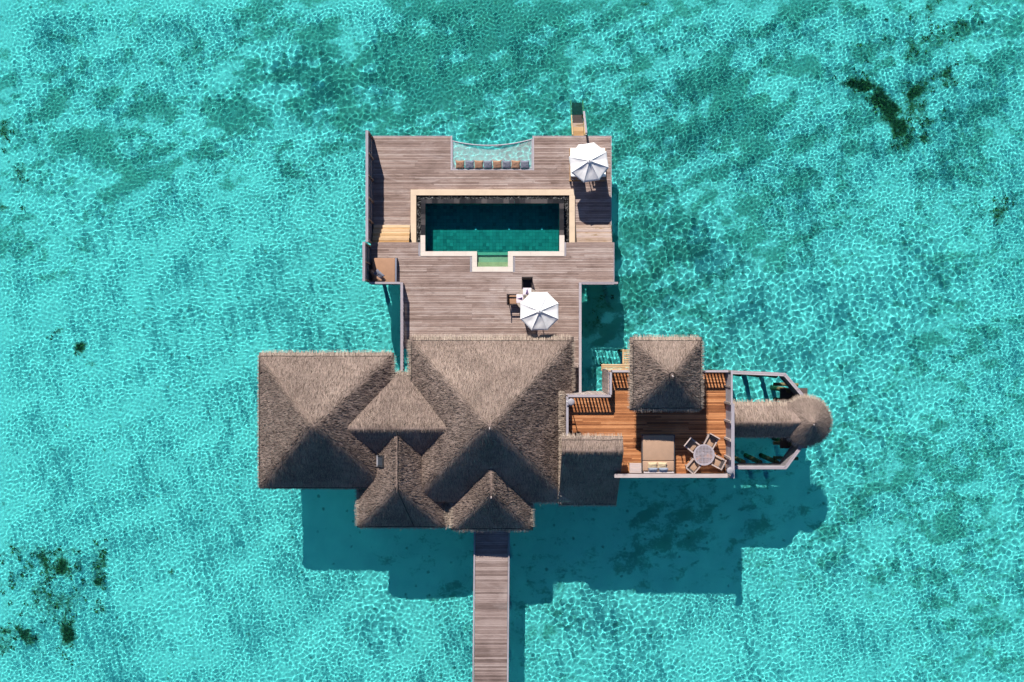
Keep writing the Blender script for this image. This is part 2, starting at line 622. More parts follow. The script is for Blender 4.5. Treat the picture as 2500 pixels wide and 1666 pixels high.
def axis_points(half, st):
    far = np.array([half + 2, half + 8, half + 30, half + 120, half + 500.0])
    mid = np.arange(-half, half + st / 2, st)
    return np.concatenate([-far[::-1], mid, far]), len(far)


def pad(Z, n, fill=0.0):
    return np.pad(Z, n, constant_values=fill)


# -- sea bed: sand with weed meadows and a few reef patches
st = 0.25
bx, nb = axis_points(37.0, st)
by, _ = axis_points(27.0, st)
BX, BY = np.meshgrid(bx, by)
nx0, ny0 = len(bx) - 2 * nb, len(by) - 2 * nb
big = norm_std(spectrum_field(nx0, ny0, st, 9.0, 0.7, 3))
med = norm_std(spectrum_field(nx0, ny0, st, 3.0, 0.6, 4))
sml = norm_std(spectrum_field(nx0, ny0, st, 1.2, 0.5, 5))
diag = norm_std(spectrum_field(nx0, ny0, st, 5.0, 0.6, 6, 2.6, math.radians(22)))
fx, fy = BX[nb:-nb, nb:-nb], BY[nb:-nb, nb:-nb]
kz = (CAM_Z - Z_BED) / FPX
PXX = fx / kz + 1250.0
PYY = -fy / kz + 833.0


def spot(cx, cy, rx, ry, rot=0.0):
    c, s = math.cos(math.radians(rot)), math.sin(math.radians(rot))
    u = ((PXX - cx) * c + (PYY - cy) * s) / rx
    v = (-(PXX - cx) * s + (PYY - cy) * c) / ry
    return np.exp(-(u * u + v * v))


weed = 0.13 + 0 * fx
for a, s in (((1250, 60, 1700, 300), 0.27), ((700, 300, 520, 190, -22), 0.50), ((1950, 330, 560, 320, -25), 0.42),
             ((120, 330, 330, 150), 0.42), ((1560, 450, 180, 300), 0.40), ((2330, 960, 260, 230, -30), 0.42),
             ((2230, 1290, 210, 150), 0.42), ((2420, 1560, 230, 150), 0.40), ((1950, 1360, 200, 90), 0.25),
             ((1560, 780, 110, 170), 0.40), ((1690, 800, 110, 130), 0.40), ((1650, 1275, 190, 90, -20), 0.34),
             ((1050, 1390, 160, 90), 0.30), ((60, 620, 230, 90, 20), 0.32), ((1180, 270, 330, 70, -10), 0.35),
             ((1450, 760, 60, 120), 0.75), ((1050, 120, 380, 120, -10), 0.35), ((1330, 1500, 90, 140), 0.2)):
    weed += 0.74 * s * spot(*a)
for a, s in (((380, 1100, 640, 480), 0.35), ((300, 60, 190, 130), 0.12), ((1700, 90, 150, 70), 0.25), ((700, 640, 300, 190), 0.35),
             ((2020, 1560, 330, 150), 0.16), ((1900, 780, 200, 100), 0.15)):
    weed -= s * spot(*a)
weed = weed * (1.0 + 0.30 * big + 0.42 * diag + 0.25 * med + 0.26 * sml)
weed = np.clip(weed, 0, 1.1)
reef = 0 * fx
for a, s in (((2150, 255, 72, 26, 50), 1.15), ((2100, 216, 56, 18, 12), 1.1), ((2185, 315, 34, 56, -25), 1.1), ((2235, 255, 75, 70, -30), 0.62),
             ((2230, 225, 60, 34, -40), 0.75), ((2300, 195, 70, 40, -15), 0.6), ((2245, 345, 26, 14, 20), 0.9),
             ((2255, 300, 26, 30), 0.55), ((2290, 120, 60, 60), 0.35), ((2200, 110, 190, 100, -20), 0.40), ((2330, 60, 90, 60), 0.42), ((2250, 40, 110, 40, -20), 0.45), ((2420, 520, 70, 50, -40), 0.62),
             ((60, 460, 26, 60, 10), 0.72), ((20, 330, 24, 46), 0.6), ((40, 510, 40, 26), 0.6),
             ((150, 810, 30, 10, -25), 0.85), ((180, 805, 30, 8, 15), 0.6), ((203, 848, 20, 18), 0.9), ((228, 890, 22, 10), 0.6),
             ((110, 1360, 130, 44), 0.74), ((55, 1390, 32, 46), 0.85), ((250, 1390, 24, 76), 0.80), ((175, 1530, 24, 80), 0.95),
             ((60, 1545, 80, 46), 0.70), ((150, 1380, 66, 36), 0.88), ((130, 1460, 130, 110), 0.50), ((5, 1400, 14, 50), 0.9), ((250, 1480, 20, 24), 0.7),
             ((429, 1393, 7, 9), 1.0), ((1775, 276, 8, 8), 1.0), ((1688, 250, 8, 8), 0.9), ((1570, 20, 14, 8), 0.7),
             ((1470, 740, 40, 60), 0.45), ((1460, 790, 50, 24), 0.5)):
    reef = np.maximum(reef, s * spot(*a))
reef = np.clip(reef * (1 + 0.18 * med + 0.2 * sml), 0, 1.4)
bz = Z_BED + 0.04 * big + 0.03 * med
seabed = sheet('seabed', BX, BY, pad(bz, nb, Z_BED - 0.4), M['seabed'],
               {'weed': pad(weed, nb, 0.3), 'reef': pad(reef, nb, 0.0)})
prop(seabed, 'pale sand lagoon floor with weed meadows', None, None, 'structure')
receive(seabed)


def bed_z(x, y):
    i = int(round((x + 37.0) / st)); j = int(round((y + 27.0) / st))
    return float(bz[min(max(j, 0), ny0 - 1), min(max(i, 0), nx0 - 1)])


# -- seagrass tufts and low coral growing out of the darkest patches
def tuft_field(name, label, mat, mask, step, thr, seed, hgt):
    r = np.random.default_rng(seed)
    jj, ii = np.nonzero(mask > thr)
    vs, fs = [], []
    for j, i in zip(jj, ii):
        if r.random() > step * min(1.0, (mask[j, i] - thr) * 2.2 + 0.15):
            continue
        x0 = fx[j, i] + r.uniform(-.13, .13)
        y0 = fy[j, i] + r.uniform(-.13, .13)
        z0 = bz[j, i] - 0.02
        for k in range(r.integers(5, 9)):
            a = r.uniform(0, 6.28)
            L = hgt * r.uniform(.5, 1.3)
            w = r.uniform(.02, .05)
            ca, sa = math.cos(a), math.sin(a)
            b0 = len(vs)
            bxx, byy = x0 + ca * .04, y0 + sa * .04
            for t, ww in ((0, 1), (.6, .8), (1, .1)):
                cx = bxx + ca * L * .75 * t ** 1.4
                cy = byy + sa * L * .75 * t ** 1.4
                cz = z0 + L * t * (1 - .35 * t)
                vs.append((cx - sa * w * ww, cy + ca * w * ww, cz))
                vs.append((cx + sa * w * ww, cy - ca * w * ww, cz))
            fs += [(b0, b0 + 1, b0 + 3, b0 + 2), (b0 + 2, b0 + 3, b0 + 5, b0 + 4)]
    o = link(name, np_mesh(name, vs, fs, mat))
    prop(o, label, 'seagrass', None, 'stuff')
    receive(o)
    return o


tuft_field('seagrass', 'brown green tufts of seagrass and coral on the lagoon floor', M['seagrass'], reef, 0.20, 0.24, 21, 0.20)

# -- the water: real ripples, which focus the sun on the sand
wst = 0.055
wx, nw = axis_points(34.0, wst)
wy, _ = axis_points(24.0, wst)
WX, WY = np.meshgrid(wx, wy)
wnx, wny = len(wx) - 2 * nw, len(wy) - 2 * nw
a1 = norm_slope(spectrum_field(wnx, wny, wst, 0.47, 0.46, 31), wst)
a2 = norm_slope(spectrum_field(wnx, wny, wst, 0.27, 0.40, 32), wst)
a3 = norm_slope(spectrum_field(wnx, wny, wst, 0.55, 0.42, 33, 2.2, math.radians(-6)), wst)
a4 = norm_slope(spectrum_field(wnx, wny, wst, 3.0, 0.4, 34, 1.6, math.radians(15)), wst)
gx, gy = WX[nw:-nw, nw:-nw], WY[nw:-nw, nw:-nw]
mk = norm_std(spectrum_field(wnx, wny, wst, 14.0, 0.5, 35))
kz0 = CAM_Z / FPX
wpx, wpy = gx / kz0 + 1250.0, -gy / kz0 + 833.0


def wspot(cx, cy, rx, ry):
    return np.exp(-(((wpx - cx) / rx) ** 2 + ((wpy - cy) / ry) ** 2))


chop = np.clip(0.62 + 0.26 * mk + 0.45 * wspot(350, 1150, 700, 600) + 0.35 * wspot(300, 100, 700, 300) + 0.4 * wspot(2300, 150, 700, 400) - 0.5 * wspot(1650, 760, 520, 360)
               - 0.2 * wspot(800, 650, 260, 260), 0, 1)
long_ = np.clip(wspot(560, 720, 560, 300) * 1.15 + 0.25 * wspot(300, 350, 300, 300), 0, 1)
wz = (0.052 * (1 - chop) * a1 + 0.034 * chop * a2) * (1 - 0.5 * long_) + 0.022 * long_ * a3 + 0.006 * a4
ex = np.clip((34.0 - np.abs(gx)) / 2.0, 0, 1) * np.clip((24.0 - np.abs(gy)) / 2.0, 0, 1)
mk2 = norm_std(spectrum_field(wnx, wny, wst, 6.0, 0.5, 36, 2.2, math.radians(20)))
wz = wz * np.clip(0.92 + 0.20 * mk2, 0.5, 1.12) * ex
sea = sheet('sea_water', WX, WY, pad(wz, nw), M['sea'])
prop(sea, 'clear turquoise lagoon water', None, None, 'structure')
sea.cycles.is_caustics_caster = True


# ------------------------------------------------------------------ boarded floors
def joints_for(k, seed, span):
    """staggered butt joints: two repeating bond lines"""
    r = random.Random(seed * 131 + (k // 1) % 5 * 17)
    return r.uniform(0, span)


def boards(parent, y0, y1, pitch, z, mat, runs, seed, span=4.4, thick=0.035, gap=0.017, name='plank', jog=None):
    """rows of boards along x between y0 (north) and y1 (south); runs(y) -> [(x0, x1), ...]"""
    pl = parent.location
    n = int(round((y0 - y1) / pitch))
    p = (y0 - y1) / n
    r = random.Random(seed)
    phases = [r.uniform(0, span) for _ in range(6)]
    for k in range(n):
        y = y0 - (k + 0.5) * p
        ph = phases[(k // 3) % 6] if k % 2 else phases[(k * 5 // 7) % 6]
        for (x0, x1) in runs(y):
            cuts = [x0]
            c = x0 + 0.9 + ph % span * 0.8
            while c < x1 - 0.9:
                cuts.append(c)
                c += span * r.uniform(0.92, 1.08)
            cuts.append(x1)
            for a, b in zip(cuts[:-1], cuts[1:]):
                dz = r.uniform(-0.002, 0.002)
                box(name, parent, ((a + b) / 2 - pl.x, y - pl.y, z - thick / 2 + dz - pl.z), (b - a - 0.006, p - gap, thick), mat)


def minus(runs, x0, x1):
    out = []
    for a, b in runs:
        if x1 <= a or x0 >= b:
            out.append((a, b))
            continue
        if x0 - a > 0.05:
            out.append((a, x0))
        if b - x1 > 0.05:
            out.append((x1, b))
    return out


def X_(px, z):
    return P(px, 833, z)[0]


def Y_(py, z):
    return P(1250, py, z)[1]


def piles(parent, pts, ztop, d=0.26):
    for x, y in pts:
        o = rod('pile', parent, Vector((x, y, bed_z(x, y) - 0.3)) - parent.location, Vector((x, y, ztop)) - parent.location, d, M['log'], 10)
        receive(o)


# -- sun deck (seaward, lower) with the notch for the net
S = Z_SUN
sdx0, sdx1 = X_(911, S), X_(1491, S)
sdy0, sdy1 = Y_(334, S), Y_(551, S)
nx_a, nx_b = X_(1100, S), X_(1304, S)
ny_b = Y_(416, S)
kx0, kx1 = X_(1002.5, S), X_(1404, S)          # outside of the pool kerb
ky0 = Y_(463, S)
sun_deck = empty('sun_deck', ((sdx0 + sdx1) / 2, (sdy0 + sdy1) / 2, S), 0,
                 'lower weathered sun deck on the sea side with a notch for the net', 'deck')


def runs_sun(y):
    rr = [(sdx0, sdx1)]
    if y > ny_b:
        rr = minus(rr, nx_a, nx_b)
    if y < ky0:
        rr = minus(rr, kx0, kx1)
    return rr


boards(sun_deck, sdy0, sdy1, 0.103, S, M['deck'], runs_sun, 1, 4.6)
for nm, lo, hi in (('fascia', (sdx0, sdy0 + 0.004, S - 0.30), (nx_a, sdy0 + 0.05, S - 0.004)), ('fascia', (nx_b, sdy0 + 0.004, S - 0.30), (sdx1, sdy0 + 0.05, S - 0.004)),
                   ('fascia', (sdx1 + 0.004, sdy1, S - 0.30), (sdx1 + 0.05, sdy0 + 0.05, S - 0.004)),
                   ('edge_board', (nx_a + 0.004, ny_b, S - 0.22), (nx_a + 0.10, sdy0 + 0.05, S + 0.02)),
                   ('edge_board', (nx_b - 0.10, ny_b, S - 0.22), (nx_b - 0.004, sdy0 + 0.05, S + 0.02)),
                   ('edge_board', (nx_a, ny_b + 0.004, S - 0.22), (nx_b, ny_b + 0.07, S + 0.012))):
    wbox(nm, sun_deck, lo, hi, M['greywood_x'])
for yy in np.arange(sdy1 + 0.3, sdy0 - 0.1, 0.9):
    if yy > ny_b:
        wbox('joist', sun_deck, (sdx0, yy - 0.05, S - 0.26), (nx_a, yy + 0.05, S - 0.042), M['under'])
        wbox('joist', sun_deck, (nx_b, yy - 0.05, S - 0.26), (sdx1, yy + 0.05, S - 0.042), M['under'])
    elif yy > ky0:
        wbox('joist', sun_deck, (sdx0, yy - 0.05, S - 0.26), (sdx1, yy + 0.05, S - 0.042), M['under'])
    else:
        wbox('joist', sun_deck, (sdx0, yy - 0.05, S - 0.26), (kx0, yy + 0.05, S - 0.042), M['under'])
        wbox('joist', sun_deck, (kx1, yy - 0.05, S - 0.26), (sdx1, yy + 0.05, S - 0.042), M['under'])
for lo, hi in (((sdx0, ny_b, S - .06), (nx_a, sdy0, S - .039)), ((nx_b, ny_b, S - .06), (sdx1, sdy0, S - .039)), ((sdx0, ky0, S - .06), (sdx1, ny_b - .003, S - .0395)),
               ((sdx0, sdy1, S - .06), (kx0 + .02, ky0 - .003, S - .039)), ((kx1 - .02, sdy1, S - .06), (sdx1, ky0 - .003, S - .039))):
    wbox('gap_backing', sun_deck, lo, hi, M['under'])  # added dark sheet, keeps bright water from showing through the board gaps
piles(sun_deck, [(sdx0 + .3, sdy0 - .3), (nx_a - .3, sdy0 - .3), (nx_b + .3, sdy0 - .3), (sdx1 - .3, sdy0 - .3), (sdx0 + .3, sdy0 - 2.8), (sdx1 - .3, sdy0 - 2.8)], S - 0.27)

# -- dining deck (one metre higher) reaching under the villa
D = Z_DIN
ddx0, ddx1 = X_(905, D), X_(1498, D)
ddy0, ddy1 = Y_(592, D), Y_(693, D)
nrx0, nrx1 = X_(986, D), X_(1413, D)
ddy2 = Y_(852, D)
cx0, cx1 = X_(1026, D), X_(1378, D)
cy1 = Y_(625.5, D)
qx0, qx1 = X_(1152, D), X_(1253, D)
qy1 = Y_(664.5, D)
dining_deck = empty('dining_deck', ((ddx0 + ddx1) / 2, (ddy0 + ddy2) / 2, D), 0,
                    'weathered upper deck with the dining table between pool and main roof', 'deck')


def runs_din(y):
    rr = [(ddx0, ddx1)] if y > ddy1 else [(nrx0, nrx1)]
    if y > cy1:
        rr = minus(rr, cx0 - 0.11, cx1 + 0.11)
    elif y > qy1:
        rr = minus(rr, qx0 - 0.11, qx1 + 0.11)
    return rr


boards(dining_deck, ddy0, ddy2, 0.103, D, M['deck'], runs_din, 2, 4.2)
edx0 = X_(1380, D)
edy1 = Y_(962, D)
boards(dining_deck, ddy2, edy1, 0.103, D, M['deck'], lambda y: [(edx0 - 0.6, nrx1)], 3, 4.2)
wbox('edge_board', dining_deck, (cx0 - 0.105, cy1, D - 0.04), (cx0 - 0.006, ddy0, D + 0.001), M['greywood'])
wbox('edge_board', dining_deck, (cx1 + 0.006, cy1, D - 0.04), (cx1 + 0.105, ddy0, D + 0.001), M['greywood'])
wbox('edge_board', dining_deck, (qx0 - 0.105, qy1, D - 0.04), (qx0 - 0.006, cy1 - 0.003, D + 0.001), M['greywood'])
wbox('edge_board', dining_deck, (qx1 + 0.006, qy1, D - 0.04), (qx1 + 0.105, cy1 - 0.003, D + 0.001), M['greywood'])
wbox('fascia', dining_deck, (ddx1 + 0.004, ddy1, D - 0.32), (ddx1 + 0.05, ddy0, D - 0.004), M['greywood'])
wbox('fascia', dining_deck, (nrx1 + 0.004, edy1, D - 0.32), (nrx1 + 0.05, ddy1, D - 0.004), M['greywood'])
wbox('fascia', dining_deck, (nrx0 - 0.05, ddy2, D - 0.32), (nrx0 - 0.004, ddy1, D - 0.004), M['greywood'])
wbox('fascia', dining_deck, (ddx0, ddy1 - 0.05, D - 0.32), (nrx0 - 0.06, ddy1 - 0.004, D - 0.004), M['greywood_x'])
wbox('fascia', dining_deck, (nrx1 + 0.06, ddy1 - 0.05, D - 0.32), (ddx1, ddy1 - 0.004, D - 0.004), M['greywood_x'])
for yy in np.arange(ddy2 + 0.2, qy1 - 0.1, 0.9):
    a, b = (ddx0, ddx1) if yy > ddy1 else (nrx0, nrx1)
    wbox('joist', dining_deck, (a, yy - 0.05, D - 0.28), (b, yy + 0.05, D - 0.042), M['under'])
for yy in np.arange(qy1 + 0.3, ddy0 - 0.05, 0.7):
    wbox('joist', dining_deck, (ddx0, yy - 0.05, D - 0.28), (cx0 - 0.1, yy + 0.05, D - 0.042), M['under'])
    wbox('joist', dining_deck, (cx1 + 0.1, yy - 0.05, D - 0.28), (ddx1, yy + 0.05, D - 0.042), M['under'])
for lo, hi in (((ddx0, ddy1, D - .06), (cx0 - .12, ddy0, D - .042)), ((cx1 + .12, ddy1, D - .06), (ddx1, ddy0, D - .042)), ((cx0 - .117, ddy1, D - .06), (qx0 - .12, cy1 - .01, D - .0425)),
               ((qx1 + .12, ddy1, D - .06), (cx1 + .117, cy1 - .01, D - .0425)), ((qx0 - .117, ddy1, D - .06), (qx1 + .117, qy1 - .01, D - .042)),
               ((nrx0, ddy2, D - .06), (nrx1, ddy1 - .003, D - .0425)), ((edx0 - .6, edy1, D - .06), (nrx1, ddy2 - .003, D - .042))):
    wbox('gap_backing', dining_deck, lo, hi, M['under'])  # dark backing added here too, so the gaps stay dark over water
piles(dining_deck, [(ddx0 + .3, ddy1 + .3), (ddx1 - .3, ddy1 + .3), (ddx1 - .3, ddy0 - .3), (ddx0 + .3, ddy0 - .3), (nrx0 + .3, ddy1 - 2), (nrx1 - .3, ddy1 - 2),
                    (nrx1 - .3, ddy1 - 5), (nrx0 + .3, ddy1 - 4)], D - 0.3)

# -- two flights of steps between the decks
def flight(px0, px1, label, mats, top_y=592.0):
    xa, xb = X_(px0, 1.6), X_(px1, 1.6)
    ya = ddy0 + 0.006
    yb = sdy1 - 0.006
    n = 4
    root = empty('deck_steps', ((xa + xb) / 2, ya, S), 0, label, 'steps')
    g = (yb - ya) / n
    for k in range(n):
        zt = D - (k + 1) * (D - S) / (n + 1)
        ym = ya + (k + .5) * g
        wbox('tread', root, (xa, ya + k * g + 0.004, zt - 0.05), (xb, ym - .006, zt - .004), mats[(2 * k) % len(mats)])
        wbox('tread', root, (xa, ym + .006, zt - 0.05), (xb, ya + (k + 1) * g + 0.02, zt), mats[(2 * k + 1) % len(mats)])
        wbox('riser', root, (xa + 0.02, ya + k * g + 0.006, zt - 0.02 + 0.02), (xb - 0.02, ya + k * g + 0.03, zt + (D - S) / (n + 1) - 0.055), mats[k % len(mats)])
    wbox('stringer', root, (xa - 0.05, ya, S - 0.2), (xa - 0.004, yb, S + 0.15), M['under'])
    wbox('stringer', root, (xb + 0.004, ya, S - 0.2), (xb + 0.05, yb, S + 0.15), M['under'])
    wbox('underframe', root, (xa, ya + 0.06, S - 0.25), (xb, yb, S - 0.05), M['under'])
    return root


flight(911, 1000, 'bright golden wooden steps beside the tall screen, left of the pool', [M['step'], M['step_light'], M['step_light']])
flight(1407, 1493, 'worn brown and grey wooden steps right of the pool', [M['step_worn'], M['step_worn'], M['deck']])

# -- walkway to the island
wka = P(1159, 1270, D); wkb = P(1243, 1270, D)
wla = P(1153.5, 1830, D); wlb = P(1238, 1830, D)
walk = empty('walkway', ((wka[0] + wkb[0]) / 2, wka[1], D), 0, 'straight weathered boardwalk leading down from the thatched entrance', None, None, 'structure')
L_ = wka[1] - wla[1]
n = int(L_ / 0.108)
for k in range(n):
    t = (k + 0.5) / n
    xa = wka[0] + (wla[0] - wka[0]) * t + 0.06
    xb = wkb[0] + (wlb[0] - wkb[0]) * t - 0.06
    y = wka[1] - t * L_
    box('plank', walk, ((xa + xb) / 2 - walk.location.x, y - walk.location.y, -0.02 + random.uniform(-.002, .002)), (xb - xa, L_ / n - 0.008, 0.04), M['walk'])
for s_, (a, b) in ((-1, (wka, wla)), (1, (wkb, wlb))):
    wl = Vector((walk.location.x, walk.location.y, D))
    for j in range(5):
        p0 = Vector((a[0] + (b[0] - a[0]) * j / 5, a[1] + (b[1] - a[1]) * j / 5, D + 0.02)) - wl
        p1 = Vector((a[0] + (b[0] - a[0]) * (j + 1) / 5, a[1] + (b[1] - a[1]) * (j + 1) / 5 + 0.01, D + 0.02)) - wl
        beam('kerb_board', walk, p0, p1, 0.09, 0.10, M['greywood'])
        beam('stringer', walk, p0 + Vector((0, 0, -0.2)), p1 + Vector((0, 0, -0.2)), 0.08, 0.26, M['under'])
piles(walk, [(wka[0] + 0.25 - 0.02 * j, wka[1] - 1.6 - 3.2 * j) for j in range(4)] + [(wkb[0] - 0.25 - 0.02 * j, wkb[1] - 1.6 - 3.2 * j) for j in range(4)], D - 0.3)


# ------------------------------------------------------------------ pool
pool = empty('swimming_pool', (0, Y_(545, D), S), 0, 'rectangular dark tiled infinity pool with cream stone edging', 'pool')
KZ = 1.36                                    # kerb of the overflow gutter
WZ = 2.0                                     # weir and water
CZ = D + 0.03                                # coping
kxo0, kxo1 = X_(1002.5, KZ), X_(1403.5, KZ)
kyo = Y_(463, KZ)
kxi0, kxi1 = X_(1016, KZ), X_(1390, KZ)
kyi = Y_(477, KZ)
kyb = ddy0 + 0.01


def stones(name, x0, x1, y0, y1, z0, z1, along, n, mat):
    for k in range(n):
        if along == 'x':
            a, b = x0 + (x1 - x0) * k / n, x0 + (x1 - x0) * (k + 1) / n
            wbox(name, pool, (a + 0.002, y0, z0), (b - 0.002, y1, z1 + random.uniform(-.001, .001)), mat)
        else:
            a, b = y0 + (y1 - y0) * k / n, y0 + (y1 - y0) * (k + 1) / n
            wbox(name, pool, (x0, a + 0.002, z0), (x1, b - 0.002, z1 + random.uniform(-.001, .001)), mat)


stones('kerb_stone', kxo0, kxo1, kyi, kyo, S - 0.3, KZ, 'x', 11, M['coping'])
stones('kerb_stone', kxo0, kxi0, kyb, kyi - 0.003, S - 0.3, KZ, 'y', 3, M['coping'])
stones('kerb_stone', kxi1, kxo1, kyb, kyi - 0.003, S - 0.3, KZ, 'y', 3, M['coping'])
# weir of dark stone blocks round three sides
wxo0, wxo1 = X_(1028, WZ), X_(1376.5, WZ)
wyo = Y_(486.5, WZ)
wxi0, wxi1 = X_(1038.5, WZ), X_(1365.5, WZ)
wyi = Y_(497, WZ)
pyb = Y_(614, CZ)
cyt = Y_(574.5, CZ)
nb_ = 26
for k in range(nb_):
    a, b = wxo0 + (wxo1 - wxo0) * k / nb_, wxo0 + (wxo1 - wxo0) * (k + 1) / nb_
    wbox('weir_block', pool, (a + .003, wyi, S), (b - .003, wyo, WZ + random.uniform(-.003, .003)), M['slate'])
for k in range(6):
    a, b = cyt + (wyi - cyt) * k / 6, cyt + (wyi - cyt) * (k + 1) / 6
    wbox('weir_block', pool, (wxo0, a + .003, S), (wxi0, b - .003, WZ + random.uniform(-.003, .003)), M['slate'])
    wbox('weir_block', pool, (wxi1, a + .003, S), (wxo1, b - .003, WZ + random.uniform(-.003, .003)), M['slate'])
# pebble gutter
gut = [(kxi0, kxi1, wyo, kyi), (kxi0, wxo0, kyb, wyo), (wxo1, kxi1, kyb, wyo)]
for a, b, c, d in gut:
    wbox('gutter_floor', pool, (a + .002, c + .002, S - 0.1), (b - .002, d - .002, S + 0.01), M['gutter'])
bm = bmesh.new()
bmesh.ops.create_icosphere(bm, subdivisions=1, radius=1.0)
ico_v = np.array([v.co[:] for v in bm.verts]); ico_f = np.array([[v.index for v in f.verts] for f in bm.faces])
bm.free()
pv, pf = [], []
for a, b, c, d in gut:
    for _ in range(int((b - a) * (d - c) * 900)):
        r_ = RNG.uniform(.018, .036)
        sc3 = np.array([1, RNG.uniform(.7, 1), RNG.uniform(.5, .8)]) * r_
        th = RNG.uniform(0, 6.28)
        R_ = np.array([[math.cos(th), -math.sin(th), 0], [math.sin(th), math.cos(th), 0], [0, 0, 1]])
        p_ = np.array([RNG.uniform(a + .03, b - .03), RNG.uniform(c + .03, d - .03), S + .02 + RNG.uniform(0, .05)])
        pf.append(ico_f + len(pv) * 12)
        pv.append((ico_v * sc3) @ R_.T + p_)
pl_ = np.array(pool.location[:])
o = link('pebbles', np_mesh('pebbles', np.concatenate(pv) - pl_, np.concatenate(pf), M['pebble'], True), pool)
prop(o, 'black and white pebbles in the overflow gutter', None, None, 'stuff')
# coping of pale stone on the deck side
cxi0, cxi1 = wxi0, wxi1
cxo0, cxo1 = X_(1026.5, CZ), X_(1378, CZ)
cyo = Y_(625.5, CZ)
qxo0, qxo1 = X_(1152.5, CZ), X_(1252.5, CZ)
qxi0, qxi1 = X_(1164.5, CZ), X_(1240, CZ)
qyi, qyo = Y_(651.5, CZ), Y_(664, CZ)
stones('coping_stone', cxo0, cxi0, pyb + .003, cyt, S, CZ, 'y', 2, M['coping2'])
stones('coping_stone', cxi1, cxo1, pyb + .003, cyt, S, CZ, 'y', 2, M['coping2'])
stones('coping_stone', cxo0, qxi0, cyo, pyb, S, CZ, 'x', 5, M['coping2'])
stones('coping_stone', qxi1, cxo1, cyo, pyb, S, CZ, 'x', 5, M['coping2'])
stones('coping_stone', qxo0, qxi0, qyi + .003, cyo - .003, S, CZ, 'y', 2, M['coping2'])
stones('coping_stone', qxi1, qxo1, qyi + .003, cyo - .003, S, CZ, 'y', 2, M['coping2'])
stones('coping_stone', qxo0, qxo1, qyo, qyi, S, CZ, 'x', 4, M['coping2'])
# basin: tiles on floor and walls
PF = WZ - 1.32
tv, tf = [], []


def tile(p0, u, v, nrm):
    b0 = len(tv)
    for q in (p0, p0 + u, p0 + u + v, p0 + v):
        tv.append(q + nrm)
    tf.append((b0, b0 + 1, b0 + 2, b0 + 3))


TS = 0.2
ntx, nty = int((cxi1 - cxi0) / TS), int((wyi - pyb) / TS)
for i in range(ntx):
    for j in range(nty):
        if random.random() < 0.22 and i < ntx - 1:
            w_ = 1
        u = np.array([(cxi1 - cxi0) / ntx, 0, 0]); v = np.array([0, (wyi - pyb) / nty, 0])
        tile(np.array([cxi0, pyb, PF]) + u * i + v * j + np.array([.004, .004, 0]), u - np.array([.008, 0, 0]), v - np.array([0, .008, 0]), np.array([0, 0, random.uniform(0, .004)]))
for i in range(ntx):
    for j in range(6):
        u = np.array([(cxi1 - cxi0) / ntx, 0, 0]); v = np.array([0, 0, 1.3 / 6])
        tile(np.array([cxi0, wyi - .004, PF]) + u * i + v * j, u * .97, v * .97, np.zeros(3))
for j in range(nty):
    for k in range(6):
        v = np.array([0, (wyi - pyb) / nty, 0]); u = np.array([0, 0, 1.3 / 6])
        tile(np.array([cxi0 + .004, pyb, PF]) + v * j + u * k, v * .97, u * .97, np.zeros(3))
        tile(np.array([cxi1 - .004, pyb, PF]) + v * j + u * k, v * .97, u * .97, np.zeros(3))
o = link('pool_tiles', np_mesh('pool_tiles', np.array(tv) - pl_, tf, M['pooltile']), pool)
prop(o, None, None, None, 'stuff'); receive(o)
for nm, lo, hi in (('basin_floor', (cxi0 - .1, pyb - .1, PF - .2), (cxi1 + .1, wyi + .1, PF - .01)),
                   ('basin_wall', (cxi0, pyb - .1, PF), (qxi0, pyb - .002, S)), ('basin_wall', (qxi1, pyb - .1, PF), (cxi1, pyb - .002, S)),
                   ('basin_wall', (qxi0, pyb - .1, PF), (qxi1, pyb - .03, WZ - .46))):
    receive(wbox(nm, pool, lo, hi, M['slate']))
receive(wbox('pool_step', pool, (qxi0 - .01, Y_(640, WZ), WZ - .5), (qxi1 + .01, pyb - .03, WZ - .30), M['stepgreen']))
receive(wbox('pool_step', pool, (qxi0 - .01, qyi - .02, WZ - .5), (qxi1 + .01, Y_(640, WZ) - .003, WZ - .12), M['stepcream']))
for px_ in (1162, 1243, 1322.5):
    x, y = P(px_, 561, PF)
    receive(rod('pool_light', pool, (x - pl_[0], y - pl_[1], PF + .006 - pl_[2]), (x - pl_[0], y - pl_[1], PF + .03 - pl_[2]), .13, M['light'], 16))
# its water
pst = 0.12
def pool_sheet(x0, x1, y0, y1, mat):
    xs = np.linspace(x0, x1, max(3, int((x1 - x0) / pst)))
    ys = np.linspace(y0, y1, max(3, int((y1 - y0) / pst)))
    A_, B_ = np.meshgrid(xs, ys)
    Z_ = WZ - .018 + 0.0035 * np.sin(A_ * 4.1 + B_ * 2.2) * np.sin(B_ * 5.3 - A_ * 1.7) + .002 * np.sin(A_ * 9 + 1) * np.cos(B_ * 8)
    i_ = np.arange(A_.size).reshape(A_.shape)
    F_ = np.stack([i_[:-1, :-1], i_[:-1, 1:], i_[1:, 1:], i_[1:, :-1]], -1).reshape(-1, 4)
    o = link('pool_water', np_mesh('pool_water', np.stack([A_, B_, Z_], -1).reshape(-1, 3) - pl_, F_, mat, True), pool)
    o.cycles.is_caustics_caster = True
pool_sheet(cxi0, cxi1, pyb, wyi, M['poolwater'])
pool_sheet(qxi0, qxi1, qyi, pyb, M['shallowwater'])


# ------------------------------------------------------------------ thatched roofs
def smin(vals, k):
    """smooth minimum: rounds the hips"""
    v = np.stack(vals)
    m = v.min(0)
    return m - k * np.log(np.exp(-(v - m) / k).sum(0))


